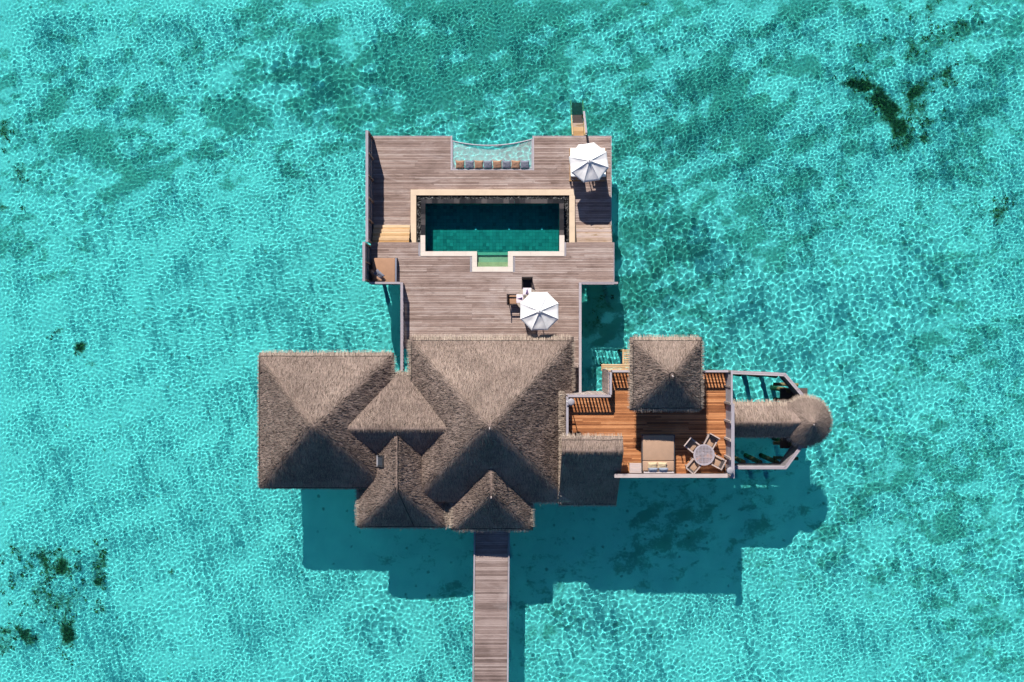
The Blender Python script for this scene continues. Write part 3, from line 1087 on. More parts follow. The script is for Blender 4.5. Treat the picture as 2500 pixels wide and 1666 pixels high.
class Roof:
    """hipped or gabled thatch over a rectangle; slopes per side, None = open gable"""

    def __init__(self, x0, x1, y0, y1, ze, n=None, s=None, w=None, e=None, cap=None, k=0.16, seed=0):
        self.r = (x0, x1, y0, y1)
        self.ze, self.sl, self.cap, self.k = ze, dict(n=n, s=s, w=w, e=e), cap, k
        self.seed = seed
        rr = np.random.default_rng(seed)
        self.ph = rr.uniform(0, 6.28, (10, 3))
        self.fr = rr.uniform(1.2, 6.0, (10, 2)) * rr.choice([-1, 1], (10, 2))

    def planes(self, X, Y):
        x0, x1, y0, y1 = self.r
        d = dict(n=y1 - Y, s=Y - y0, w=X - x0, e=x1 - X)
        return {q: d[q] * self.sl[q] for q in 'nswe' if self.sl[q] is not None}

    def height(self, X, Y, rough=True):
        p = self.planes(X, Y)
        v = list(p.values())
        if self.cap is not None:
            v.append(np.full_like(X, self.cap))
        z = self.ze + smin(v, self.k)
        if rough:
            for (a, b), (c, d, e_) in zip(self.fr, self.ph):
                z = z + 0.005 * np.sin(a * X + c) * np.sin(b * Y + d)
        return z

    def side(self, X, Y):
        p = self.planes(X, Y)
        ks = list(p)
        i = np.argmin(np.stack([p[q] for q in ks]), 0)
        return np.array(ks)[i]


FALL = dict(n=(0, 1), s=(0, -1), w=(-1, 0), e=(1, 0))


def strands(n, base, dirs, length, width, lift0, lift1, seed, jit=0.35, zdir=None):
    """thin tapered straws: base (n,3), dirs (n,3) unit vectors"""
    r = np.random.default_rng(seed)
    d = dirs + jit * np.concatenate([r.standard_normal((n, 2)), 0.35 * r.standard_normal((n, 1))], 1)
    d /= np.linalg.norm(d, axis=1, keepdims=True)
    side = np.cross(d, np.array([0, 0, 1.0]))
    side /= np.linalg.norm(side, axis=1, keepdims=True) + 1e-9
    L = length * r.uniform(0.55, 1.25, (n, 1))
    W = width * r.uniform(0.6, 1.3, (n, 1))
    a = base + np.array([0, 0, lift0])
    b = base + d * L + np.array([0, 0, lift1])
    V = np.stack([a - side * W, a + side * W, b + side * W * 0.35, b - side * W * 0.35], 1).reshape(-1, 3)
    F = np.arange(4 * n).reshape(-1, 4)
    return V, F


def build_roof(parent, R, name='thatch_roof', fringe='nswe', out=None, density=400, cells=0.13, soffit=0.2, straw_mask=None, reach=None):
    """roof skin + under-layer + loose straw + ragged eave fringe, all under the thing `parent`"""
    pl = np.array(parent.location[:])
    x0, x1, y0, y1 = R.r
    nx = max(4, int((x1 - x0) / cells)); ny = max(4, int((y1 - y0) / cells))
    X, Y = np.meshgrid(np.linspace(x0, x1, nx + 1), np.linspace(y0, y1, ny + 1))
    Z = R.height(X, Y)
    sd = R.side(X, Y)
    ns = (sd == 'n') | (sd == 's')
    U = np.where(ns, X, Y + 100); Vv = np.where(ns, Y, X)
    # ragged edges
    i = np.arange((nx + 1) * (ny + 1)).reshape(ny + 1, nx + 1)
    F = np.stack([i[:-1, :-1], i[:-1, 1:], i[1:, 1:], i[1:, :-1]], -1).reshape(-1, 4)
    V = np.stack([X, Y, Z], -1).reshape(-1, 3)
    uvt = np.stack([U, Vv, 0 * U], -1).reshape(-1, 3)
    # thickness: skirt down along the border, then the underside
    rim = np.concatenate([i[0, :-1], i[:-1, -1], i[-1, :0:-1], i[:0:-1, 0]])
    lowV = V[rim] - np.array([0, 0, soffit])
    rc = reach or dict(n=0.30, s=0.16, w=0.18, e=0.22)
    for q, c_, lim, sg_ in (('n', 1, y1, 1), ('s', 1, y0, -1), ('e', 0, x1, 1), ('w', 0, x0, -1)):
        if q in fringe:
            on = np.abs(lowV[:, c_] - lim) < 1e-4
            lowV[on, c_] += sg_ * rc[q] * 0.62
    b0 = len(V)
    nr = len(rim)
    low = b0 + np.arange(nr)
    nxt = np.roll(np.arange(nr), -1)
    F2 = np.stack([rim, low, low[nxt], rim[nxt]], -1)
    inV = lowV.copy()
    inV[:, 0] = np.clip(inV[:, 0], x0 + .35, x1 - .35); inV[:, 1] = np.clip(inV[:, 1], y0 + .35, y1 - .35)
    inn = b0 + nr + np.arange(nr)
    F3 = np.stack([low, inn, inn[nxt], low[nxt]], -1)
    V = np.concatenate([V, lowV, inV])
    uvt = np.concatenate([uvt, uvt[rim], uvt[rim]])
    roof = link(name, np_mesh(name, V - pl, np.concatenate([F, F2, F3]), M['thatch'], True, uvt), parent)
    r = np.random.default_rng(R.seed + 5)
    # loose straw lying down the slope
    n = int((x1 - x0) * (y1 - y0) * density)
    sx = r.uniform(x0 + .02, x1 - .02, n); sy = r.uniform(y0 + .02, y1 - .02, n)
    if straw_mask is not None:
        k = straw_mask(sx, sy)
        sx, sy = sx[k], sy[k]; n = len(sx)
    e_ = 0.05
    gx = (R.height(sx + e_, sy, False) - R.height(sx - e_, sy, False)) / (2 * e_)
    gy = (R.height(sx, sy + e_, False) - R.height(sx, sy - e_, False)) / (2 * e_)
    g = np.hypot(gx, gy) + 1e-6
    dirs = np.stack([-gx / g, -gy / g, -g], 1)
    dirs /= np.linalg.norm(dirs, axis=1, keepdims=True)
    base = np.stack([sx, sy, R.height(sx, sy)], 1)
    SV, SF = strands(n, base, dirs, 0.20, 0.0075, 0.003, 0.014, R.seed + 6, 0.13)
    on_s = np.repeat(R.side(sx, sy) == 's', 4)
    SV[on_s, 2] -= np.tile([0.002, 0.002, 0.010, 0.010], n)[on_s]
    # bundles standing on edge: they shade each other where the light comes across the slope
    n2 = int(n * 0.65)
    d2 = dirs[:n2] + 0.12 * np.concatenate([r.standard_normal((n2, 2)), np.zeros((n2, 1))], 1)
    d2 /= np.linalg.norm(d2, axis=1, keepdims=True)
    L2 = r.uniform(.12, .28, (n2, 1)); H2 = r.uniform(.014, .042, (n2, 1)); W2 = np.cross(d2, [0, 0, 1.0]) * r.uniform(-.010, .010, (n2, 1))
    up_ = np.array([0, 0, 1.0])
    B2 = base[:n2] - up_ * .006
    UV = np.stack([B2, B2 + d2 * L2, B2 + d2 * L2 + up_ * H2 + W2, B2 + up_ * H2 * .6 + W2], 1).reshape(-1, 3)
    s2 = np.repeat(R.side(sx[:n2], sy[:n2]) == 's', 4)
    UV[s2, 2] -= np.tile([0, 0, .02, .012], n2)[s2]
    SF = np.concatenate([SF, np.arange(4 * n2).reshape(-1, 4) + len(SV)])
    SV = np.concatenate([SV, UV])
    o = link('loose_straw', np_mesh('loose_straw', SV - pl, SF, M['straw']), roof)
    prop(o, None, None, None, 'stuff')
    # fringe below the eaves
    reach = reach or dict(n=0.30, s=0.16, w=0.18, e=0.22)
    FV, FF = [], []
    cnt = 0
    for q in fringe:
        dx, dy = FALL[q]
        Ln = (x1 - x0) if q in 'ns' else (y1 - y0)
        m = int(Ln * 150)
        t = r.uniform(0, 1, m)
        dep = r.uniform(0, 1, m)
        if q in 'ns':
            bx_ = x0 + t * (x1 - x0); by_ = np.full(m, y1 - .12 if q == 'n' else y0 + .12)
        else:
            by_ = y0 + t * (y1 - y0); bx_ = np.full(m, x1 - .12 if q == 'e' else x0 + .12)
        ok = np.ones(m, bool) if out is None else ~out(bx_, by_, q)
        bx_, by_, dep = bx_[ok], by_[ok], dep[ok]
        m = len(bx_)
        if m == 0:
            continue
        zz = R.height(np.clip(bx_, x0, x1), np.clip(by_, y0, y1), False) - 0.04 - 0.15 * dep
        dd = np.tile(np.array([dx, dy, -0.45]), (m, 1)) / math.hypot(1, .45)
        sv, sf = strands(m, np.stack([bx_, by_, zz], 1), dd, (reach[q] + .12) * 1.02, 0.011, 0, 0, R.seed + 9 + ord(q), 0.10)
        FV.append(sv); FF.append(sf + cnt); cnt += len(sv)
        # a few long wild straws
        m2 = max(2, int(Ln * 1.2))
        sel = r.integers(0, m, m2)
        sv, sf = strands(m2, np.stack([bx_, by_, zz], 1)[sel], dd[sel], reach[q] + .28, 0.008, 0, 0.02, R.seed + 19 + ord(q), 0.45)
        FV.append(sv); FF.append(sf + cnt); cnt += len(sv)
    if FV:
        o = link('eave_fringe', np_mesh('eave_fringe', np.concatenate(FV) - pl, np.concatenate(FF), M['fringe']), roof)
        prop(o, None, None, None, 'stuff')
    return roof


def eave_cord(parent, R, sides):
    """binding cord that shows as a dark line along the eave"""
    pl = np.array(parent.location[:])
    x0, x1, y0, y1 = R.r
    for q in sides:
        t = np.linspace(0.01, 0.99, 26)
        if q in 'ns':
            xs = x0 + t * (x1 - x0); ys = np.full(26, (y1 - .02) if q == 'n' else (y0 + .02)) + RNG.uniform(-.012, .012, 26)
        else:
            ys = y0 + t * (y1 - y0); xs = np.full(26, (x1 - .02) if q == 'e' else (x0 + .02)) + RNG.uniform(-.012, .012, 26)
        zs = R.height(xs, ys) + 0.012
        cable('binding_cord', parent, np.stack([xs, ys, zs], 1) - pl, 0.035, M['cord'])


villa_c = P(1100, 1050, 2.1)
villa = empty('thatched_villa', (villa_c[0], villa_c[1], D), 0,
              'large overwater villa under joined steep thatched roofs', 'villa')
vl = np.array(villa.location[:])


def rect(pxa, pya, pxb, pyb_, z):
    a, b = P(pxa, pya, z), P(pxb, pyb_, z)
    return a[0], b[0], b[1], a[1]


TW = P(1384, 966, 6.15)                       # terrace outline, top of rails
TE = P(1786, 1166, 6.15)
t_x0, t_x1, t_xm = TW[0], TE[0] - 0.05, P(1490, 906, 6.15)[0]
t_y0, t_ym, t_y1 = TE[1], TW[1], P(1490, 905, 6.15)[1]

R1 = Roof(*rect(633, 869, 954, 1192, 4.0), 4.0, .96, .905, .97, .97, seed=1)
R2 = Roof(*rect(1004, 831, 1395, 1224, 4.0), 4.0, .96, .905, .97, .97, seed=2)
# linking roof between the two pyramids
ry = Y_(1041, 6.1)
r3n = ry + 2.77
r3s = ry - 2.75
R3 = Roof(P(850, 0, 6.1)[0] - 1.0, P(1093, 0, 6.1)[0] + 1.0, r3s, r3n, 3.75, 0.85, .93, None, None, k=0.10, seed=3)
R4 = Roof(P(876, 0, 3.45)[0], P(1084, 0, 3.45)[0], Y_(1287, 3.45), ry - 0.1, 3.45, None, .92, .98, .98, k=0.12, seed=4)
R5 = Roof(P(1107, 0, 3.75)[0], P(1295, 0, 3.75)[0], Y_(1292, 3.75), Y_(1090, 6.1), 3.75, None, .93, 1.0, 1.0, k=0.12, seed=5)
build_roof(villa, R1, out=lambda x, y, q: ((q == 'e') & ((y < r3n - .3))) | ((q == 's') & (x > R4.r[0] - .1)), reach=dict(n=.30, s=.10, w=.14, e=.26))
eave_cord(villa, R1, 'nws')
build_roof(villa, R2, out=lambda x, y, q: ((q == 'w') & (y < r3n - .3)) | ((q == 'e') & (y < t_ym + .15)) | ((q == 's') & ((x < R5.r[1] + .1) | (x > t_x0 - .1))),
           straw_mask=lambda x, y: ~((x > t_x0 - .32) & (y < t_ym + .1)), reach=dict(n=.34, s=.16, w=.26, e=.24))
eave_cord(villa, R2, 'nw')


def in12(x, y):
    z = R3.height(x, y, False)
    return (z > R1.height(np.clip(x, *R1.r[:2]), np.clip(y, *R1.r[2:]), False)) | (x > R1.r[1])


build_roof(villa, R3, fringe='n', out=lambda x, y, q: (x < R1.r[1] - .25) | (x > R2.r[0] + .25), straw_mask=lambda x, y: in12(x, y), reach=dict(n=.30, s=.1, w=.1, e=.1))
build_roof(villa, R4, fringe='swe', out=lambda x, y, q: ((q == 'w') & (y > R1.r[2] + .1)) | ((q == 'e') & (y > R2.r[2] + .25)), reach=dict(n=.1, s=.14, w=.24, e=.24))
eave_cord(villa, R4, 's')
build_roof(villa, R5, fringe='swe', out=lambda x, y, q: (q != 's') & (y > R2.r[2] + .2), reach=dict(n=.1, s=.20, w=.24, e=.24))
eave_cord(villa, R5, 's')
# steep roof over the terrace stair
zr = 7.45
R6x0, R6x1 = P(1372, 0, zr)[0], P(1523, 0, zr)[0]
R6n, R6r, R6s = Y_(1074, 7.1), Y_(1100, zr), Y_(1232, 3.55)
h_n = 0.34
sl_s = (zr - 3.55) / (R6r - R6s)


class StairRoof(Roof):
    def height(self, X, Y, rough=True):
        zs = 3.55 + (Y - R6s) * sl_s
        zn = zr - 0.10 + (R6r - Y) * 0.62
        z = smin([zs, zn], 0.07)
        if rough:
            for (a, b), (c, d, e_) in zip(self.fr, self.ph):
                z = z + 0.006 * np.sin(a * X + c) * np.sin(b * Y + d)
        return z

    def side(self, X, Y):
        return np.where(Y > R6r, 'n', 's')


R6 = StairRoof(R6x0, R6x1, R6s, R6n, 3.55, 1, 1, None, None, seed=6)
build_roof(villa, R6, fringe='ns', cells=0.10, reach=dict(n=.30, s=.14, w=.1, e=.1))
eave_cord(villa, R6, 'ns')
# cut thatch edge of the main roof beside the terrace wall
m = 2600
ys_ = RNG.uniform(R2.r[2] + .2, t_ym + .15, m)
xs_ = t_x0 - 0.40 + RNG.uniform(-.02, .03, m)
zz_ = R2.height(xs_, ys_, False) - RNG.uniform(0, .18, m) + 0.05
sv, sf = strands(m, np.stack([xs_, ys_, zz_], 1), np.tile(np.array([0.85, 0, -0.5]), (m, 1)), 0.36, 0.02, 0, 0, 77, 0.25)
o = link('cut_thatch_edge', np_mesh('cut_thatch_edge', sv - vl, sf, M['fringe']), villa)
prop(o, None, None, None, 'stuff')
# straw packed in the gap between the two entrance roofs
ga, gb = R4.r[1] - .1, R5.r[0] + .1
gy0, gy1 = max(R4.r[2], R5.r[2]) + .05, R2.r[2] + .45
wbox('straw_gutter', villa, (ga, gy0, 3.05), (gb, gy1, 3.16), M['thatch'])
m = 900
sv, sf = strands(m, np.column_stack([RNG.uniform(ga, gb, m), RNG.uniform(gy0 + .1, gy1, m), RNG.uniform(3.17, 3.27, m)]), np.tile(np.array([0.1, -1, -.05]), (m, 1)), .34, .012, 0, .02, 78, .9)
prop(link('gutter_straw', np_mesh('gutter_straw', sv - vl, sf, M['fringe']), villa), None, None, None, 'stuff')
# house body under the eaves: boarded walls on a floor slab
for (x0, x1, y0, y1, top) in ((R1.r[0] + .75, R1.r[1] - .4, R1.r[2] + .75, R1.r[3] - .75, 4.25), (R2.r[0] + .6, t_x0 - .7, R2.r[2] + .75, R2.r[3] - .9, 4.3),
                              (R4.r[0] + .5, R4.r[1] - .4, R4.r[2] + .6, R1.r[2] + .7, 3.75), (R5.r[0] + .4, R5.r[1] - .5, R5.r[2] + 1.3, R2.r[2] + .7, 3.8)):
    t = 0.12
    for lo, hi in (((x0, y0, D), (x1, y0 + t, top)), ((x0, y1 - t, D), (x1, y1, top)), ((x0, y0 + t + .003, D), (x0 + t, y1 - t - .003, top)), ((x1 - t, y0 + t + .003, D), (x1, y1 - t - .003, top))):
        wbox('wall', villa, lo, hi, M['wallwood'])
    wbox('floor_slab', villa, (x0 - .35, y0 - .35, D - .34 - random.uniform(0, .02)), (x1 + .35, y1 + .35, D - .05 - random.uniform(0, .01)), M['under'])
piles(villa, [(R1.r[0] + 1, R1.r[2] + 1), (R1.r[0] + 1, R1.r[3] - 1), (R1.r[1] - 1, R1.r[2] + 1), (R4.r[0] + .8, R4.r[2] + .9), (R4.r[1] - .8, R4.r[2] + .9),
              (R5.r[1] - .8, R5.r[2] + 1.2), (R2.r[1] - 1.2, R2.r[2] + 1.2)], D - .3)
# skylight in the small left roof
sxp, syp = P(930.5, 1125, 4.75)
sn = Vector((-1, 0, 1)).normalized()
skl = empty('skylight', Vector((sxp, syp, float(R4.height(np.array([sxp]), np.array([syp]), False)[0]) + .03)) - villa.location, 0, parent=villa)
skl.rotation_euler = (0, -math.pi / 4, 0)
box('pane', skl, (0, 0, .03), (.42, .50, .02), M['skyglass'])
for c, s_ in (((-.25, 0, .02), (.07, .66, .12)), ((.25, 0, .02), (.07, .66, .12)), ((0, .30, .021), (.43, .07, .12)), ((0, -.30, .021), (.43, .07, .12))):
    box('frame', skl, c, s_, M['metal'] if c[0] > -.2 else M['rope'])
# lightning cable over the small left roof
xr = (R4.r[0] + R4.r[1]) / 2 + .06
pts = []
for yv in np.linspace(ry - .35, R4.r[2] + 2.4, 12):
    pts.append((xr + RNG.uniform(-.01, .01), yv))
xe = P(1011, 1287, 3.45)[0]
for t in np.linspace(0.05, 1, 9):
    pts.append((xr + (xe - xr) * t, R4.r[2] + 2.4 - 2.36 * t))
pa = np.array(pts)
zc = np.maximum(R4.height(pa[:, 0], pa[:, 1], False), R3.height(pa[:, 0], pa[:, 1], False)) + .04
cable('lightning_cable', villa, np.column_stack([pa, zc]) - vl, .04, M['cord'])
for R_, hh in ((R2, .28), (R5, .18)):
    ax, ay = (R_.r[0] + R_.r[1]) / 2, (R_.r[2] + R_.r[3]) / 2
    if R_ is R5:
        ay = R_.r[2] + (R_.r[1] - R_.r[0]) / 2
    az = float(R_.height(np.array([ax]), np.array([ay]))[0])
    rod('finial', villa, Vector((ax, ay, az - .1)) - villa.location, Vector((ax, ay - .10, az + hh)) - villa.location, .06, M['palewood'], 8)


# ------------------------------------------------------------------ roof terrace
T = Z_TER
tc = ((t_x0 + t_x1) / 2, (t_y0 + t_y1) / 2, T)
terrace = empty('roof_terrace', tc, 0, 'raised terrace of orange oiled hardwood boards right of the main roof', 'terrace')
tl = Vector(tc)
boards(terrace, t_y1 - .08, t_y0 + .02, 0.088, T, M['terrace'], lambda y: [(t_xm if y > t_ym - .06 else t_x0 + .04, t_x1 - .05)], 9, 2.6, 0.03, 0.013)
for lo, hi in (((t_x0 + .02, t_y0 + .02, T - .34), (t_x1 - .02, t_ym - .06, T - .05)), ((t_xm + .02, t_ym - .063, T - .34), (t_x1 - .02, t_y1 - .06, T - .05))):
    wbox('floor_frame', terrace, lo, hi, M['under'])
# boarded storey below, down to the villa floor
zb = 1.3
n = 16
for k in range(n):
    a = t_ym + .01 + (t_y1 - t_ym - .02) * k / n
    b = t_ym + .01 + (t_y1 - t_ym - .02) * (k + 1) / n
    wbox('wall_board', terrace, (t_xm - .03, a + .004, zb), (t_xm + .01, b - .004, T - .02), M['wallwood'])
n = 18
for k in range(n):
    a = t_x0 + (t_xm - .05 - t_x0) * k / n
    b = t_x0 + (t_xm - .05 - t_x0) * (k + 1) / n
    wbox('wall_board', terrace, (a + .004, t_ym - .03, zb), (b - .004, t_ym + .005, T - .02), M['wallwood'])
wbox('storey', terrace, (t_x0 + .02, t_y0 + .4, zb), (t_x1 - .3, t_ym - .06, T - .36), M['wallwood'])
wbox('storey', terrace, (t_xm + .02, t_ym - .057, zb), (t_x1 - .3, t_y1 - .12, T - .36), M['wallwood'])
piles(terrace, [(t_x0 + .5, t_y0 + .6), (t_x1 - .6, t_y0 + .6), (t_x1 - .6, t_y1 - .5), (t_xm + .4, t_y1 - .5), ((t_x0 + t_x1) / 2, t_y0 + .6)], zb + .1)


# ------------------------------------------------------------------ railings and screens
def railing(a, b, z, h, label, cap_w=0.12, step=0.18, bal=0.055, mat=None, group=None, ends=(True, True), post=1.5, inset=0.0):
    """post-and-baluster railing from a to b (xy), parts in local coordinates along x"""
    a, b = Vector((*a, z)), Vector((*b, z))
    d = b - a
    L = d.length
    rz = math.atan2(d.y, d.x)
    root = empty('railing', a, rz, label, 'railing', group)
    cm = mat or M['greywood_x']
    box('top_rail', root, (L / 2, 0, h - .025), (L, cap_w, .05), cm)
    box('bottom_rail', root, (L / 2, 0, .10), (L, .05, .05), cm)
    npst = max(1, int(round(L / post)))
    for k in range(npst + 1):
        if (k == 0 and not ends[0]) or (k == npst and not ends[1]):
            continue
        x = min(max(L * k / npst, .05), L - .05)
        box('post', root, (x, 0, (h - .055) / 2), (.09, .09, h - .055), cm)
    nb2 = max(1, int(L / step))
    for k in range(nb2):
        x = (k + .5) * L / nb2
        box('baluster', root, (x, 0, (h - .055 + .13) / 2), (bal, .03, h - .055 - .13 - .004), cm)
    return root


RH = 1.0
railing((nrx0 - .02, ddy1 + .02), (nrx0 - .02, Y_(906, 3.1)), D, RH, 'grey slatted railing along the left edge of the dining deck', .15, .2, ends=(True, True))
railing((nrx1 + .02, ddy1 + .02), (nrx1 + .02, Y_(962, 3.1)), D, RH, 'grey slatted railing along the right edge of the dining deck', .15, .2)
railing((nrx1 + .10, ddy1 - .01), (ddx1 + .16, ddy1 - .01), D, RH, 'short grey railing across the deck corner right of the parasol', .12, .2)
railing((ddx0 + .06, ddy1 - .01), (nrx0 - .10, ddy1 - .01), D, RH, 'short grey railing behind the brown corner daybed', .12, .2)
# terrace railings
TRH = 0.95
railing((t_x0 + .06, t_ym - .03), (t_xm + .04, t_ym - .03), T, TRH, 'grey terrace railing beside the main roof casting slatted shade', .12, .185, .085)
railing((t_xm + .03, t_ym + .05), (t_xm + .03, t_y1 - .1), T, TRH, 'short terrace railing turning the corner left of the pavilion', .12, .185, .085, M['greywood'])
railing((t_xm + .11, t_y1 - .04), (t_x1 - .12, t_y1 - .04), T, TRH, 'terrace railing on the sea side running behind the pavilion roof', .12, .185, .085)
railing((t_x0 + .03, R6n + .12), (t_x0 + .03, t_ym - .10), T, TRH, 'terrace railing against the thatch of the main roof', .12, .13, .09, M['greywood'])
# low boarded parapet at the southern edge
par = empty('terrace_parapet', ((t_x0 + t_x1) / 2, t_y0, T), 0, 'bleached boarded parapet behind the terrace daybed', 'parapet')
wbox('cap', par, (X_(1500, 6.1), t_y0 - .02, T + .90), (t_x1 - .13, t_y0 + .20, T + .95), M['palewood'])
for k in range(6):
    wbox('board', par, (X_(1500, 6.1), t_y0 + .05, T + .05 + k * .14), (t_x1 - .14, t_y0 + .085, T + .05 + k * .14 + .13), M['palewood'])
for k in range(6):
    x = X_(1500, 6.1) + .1 + k * (t_x1 - .4 - X_(1500, 6.1)) / 5
    wbox('post', par, (x, t_y0 - .03, T - .3), (x + .09, t_y0 + .045, T + .895), M['palewood'])


def screen(x, y0, y1, z, h, label, face, mat, cap, posts=1.25, boards_w=0.15, cat='screen', cap_w=0.16):
    """tall boarded privacy screen along y; face = +1 shows its boards to the east"""
    root = empty('privacy_screen', (x, (y0 + y1) / 2, z), 0, label, cat)
    L = abs(y0 - y1)
    lo = min(y0, y1) - root.location.y
    n = int(L / boards_w)
    for k in range(n):
        c = lo + (k + .5) * L / n
        box('board', root, (0, c, h / 2 - .03), (.03, L / n - .010, h - .06), mat)
    npst = int(round(L / posts))
    for k in range(npst + 1):
        c = min(max(lo + k * L / npst, lo + .06), lo + L - .06)
        box('post', root, (face * .07, c, h / 2 - .02), (.10, .10, h - .05), M['post'])
    for zz in (.25, h * .55, h - .16):
        box('cross_rail', root, (face * .045, lo + L / 2, zz), (.05, L - .02, .07), mat)
    box('cap', root, (-.01 * face, lo + L / 2, h), (cap_w, L + .05, .05), cap)
    return root


xs1 = P(897, 0, 3.38)[0]
screen(xs1 - .02, Y_(320, 3.38), Y_(590, 3.38), Z_SUN - .2, 3.38 - Z_SUN + .2, 'tall grey boarded screen along the left side of the sun deck', 1, M['panel'], M['greywood'])
xs2 = P(889.5, 0, 4.4)[0]
screen(xs2 - .02, Y_(592, 4.4), Y_(686, 4.4), D - .3, 4.4 - D + .3, 'taller grey boarded screen beside the brown corner daybed', 1, M['panel'], M['greywood'])
# east side of the terrace: louvres, then solid panels
ES = 1.62
xe_ = P(1789.5, 0, T + ES)[0]
esn = empty('terrace_side_screen', (xe_, (t_y0 + t_y1) / 2, T), 0, 'grey side screen of the terrace, open louvres above solid panels', 'screen')
ey = Vector(esn.location)
ysp = Y_(986, T + ES)
yN, yS = Y_(905, T + ES), Y_(1168, T + ES)
for k in range(9):
    zz = .18 + k * (ES - .25) / 9
    wbox('louvre', esn, (xe_ - .10, ysp, T + zz), (xe_ - .03, yN, T + zz + .06), M['panel'])
for k, y in enumerate(np.linspace(ysp, yS + .06, 5)):
    wbox('post', esn, (xe_ - .16, y - .07, T), (xe_ + .02, y + .05, T + ES - .03), M['wallwood'])
wbox('post', esn, (xe_ - .12, yN - .12, T), (xe_ - .01, yN - .01, T + ES - .03), M['wallwood'])
wbox('post', esn, (xe_ - .12, (yN + ysp) / 2 - .05, T), (xe_ - .01, (yN + ysp) / 2 + .05, T + ES - .03), M['wallwood'])
yy = np.linspace(ysp - .07, yS + .11, 5)
for k in range(4):
    for j in range(8):
        zz = .05 + j * (ES - .12) / 8
        wbox('board', esn, (xe_ - .06, yy[k + 1] + .01, T + zz), (xe_ - .02, yy[k] - .05, T + zz + (ES - .12) / 8 - .008), M['greywood'])
wbox('cap', esn, (xe_ - .12, ysp + .003, T + ES - .03), (xe_ - .02, yN, T + ES + .02), M['greywood'])
wbox('cap', esn, (xe_ - .10, yS, T + ES - .028), (xe_ + .08, ysp, T + ES + .022), M['greywood'])


def disc_lamp(px, py, z0, h, label, arm):
    x, y = P(px, py, z0 + h)
    root = empty('terrace_lamp', (x, y, z0), 0, label, 'lamp')
    rod('pole', root, (0, 0, 0), (0, 0, h - .04), .05, M['metal'], 10)
    rod('base', root, (0, 0, 0), (0, 0, .03), .28, M['metal'], 16)
    bm = bmesh.new()
    prof = [(0.0, .07), (.08, .065), (.16, .045), (.195, .01), (.20, -.02), (.19, -.03), (.06, -.02), (.0, -.02)]
    sg = 28
    rings = []
    for r_, z in prof:
        rings.append([bm.verts.new((r_ * math.cos(2 * math.pi * k / sg), r_ * math.sin(2 * math.pi * k / sg), z)) for k in range(sg)])
    for a, b in zip(rings[:-1], rings[1:]):
        for k in range(sg):
            try:
                bm.faces.new((a[k], a[(k + 1) % sg], b[(k + 1) % sg], b[k]))
            except ValueError:
                pass
    bmesh.ops.remove_doubles(bm, verts=bm.verts, dist=1e-4)
    bmesh.ops.recalc_face_normals(bm, faces=bm.faces)
    me = bpy.data.meshes.new('shade')
    bm.to_mesh(me); bm.free()
    for p in me.polygons:
        p.use_smooth = True
    me.materials.append(M['shade'])
    link('shade', me, root, (0, 0, h))
    if arm:
        beam('arm', root, (-.28, .05, h - .06), (0, 0, h - .06), .05, .04, M['lampwhite'])
        beam('arm', root, (-.25, 0, h - .55), (0, 0, h - .55), .05, .05, M['metal'])
    return root


disc_lamp(1394.5, 982, T, 1.75, 'grey disc lamp with a white arm in the terrace corner by the main roof', True)
disc_lamp(1783, 1150, T, 1.9, 'grey disc lamp on the terrace corner post by the round table', False)

# slatted landing below the terrace
lz = 1.5
la = P(1468, 889, lz); lb = P(1545, 905, lz)
land = empty('slatted_landing', ((la[0] + lb[0]) / 2, (la[1] + lb[1]) / 2, lz), 0, 'low golden slatted landing at the foot of the terrace wall', 'landing')
for k in range(4):
    y = la[1] - (k + .5) * (la[1] - lb[1]) / 4
    wbox('slat', land, (la[0], y - .035, lz - .04), (lb[0], y + .035, lz), M['golden'])
lc = P(1521, 853, lz); ld = P(1545, 888, lz)
for k in range(8):
    y = lc[1] - (k + .5) * (lc[1] - la[1]) / 8
    wbox('slat', land, (lc[0] + .03, y - .035, lz - .04), (ld[0], y + .035, lz), M['golden'])
for x in (la[0] + .1, lb[0] - .2):
    wbox('joist', land, (x, lb[1], lz - .16), (x + .08, la[1], lz - .045), M['golden'])
wbox('joist', land, (lc[0] - .03, la[1] + .01, lz - .16), (lc[0] + .04, lc[1], lz + .01), M['golden'])
piles(land, [(la[0] + .3, la[1] - .1), (lc[0] + .1, lc[1] - .1)], lz - .15, .18)

# ------------------------------------------------------------------ pavilion on the terrace
R7 = Roof(*rect(1545, 831, 1711, 998, 7.55), 7.55, 1.04, .95, 1.04, 1.04, seed=7, k=.14)
pavc = ((R7.r[0] + R7.r[1]) / 2, (R7.r[2] + R7.r[3]) / 2, T)
pav = empty('thatched_pavilion', pavc, 0, 'square open pavilion with a steep thatched pyramid roof on the terrace edge', 'pavilion')
build_roof(pav, R7, cells=.09, density=480, reach=dict(n=.28, s=.20, w=.24, e=.20))
eave_cord(pav, R7, 'nswe')
for sx in (-1, 1):
    for sy in (-1, 1):
        x, y = pavc[0] + sx * 1.35, pavc[1] + sy * 1.35
        rod('post', pav, Vector((x, y, T)) - Vector(pavc), Vector((x, y, 7.9)) - Vector(pavc), .16, M['post'], 10)
pv_ = Vector(pavc)
t = np.linspace(0, 2 * math.pi, 26)
rx_ = pavc[0] + .02 + .16 * np.cos(t); ry_ = pavc[1] - .02 + .20 * np.sin(t)
cable('apex_cord', pav, np.column_stack([rx_, ry_, R7.height(rx_, ry_, False) + .04]) - np.array(pavc), .03, M['cord'])
rod('finial', pav, (0, 0, 9.35 - T), (0, -.04, 9.66 - T), .07, M['palewood'], 8)
# seaward platform that carries the pavilion
wbox('floor_frame', pav, (R7.r[0] + .25, t_y1 - .03, T - .3), (R7.r[1] - .25, R7.r[3] - .25, T - .03), M['under'])

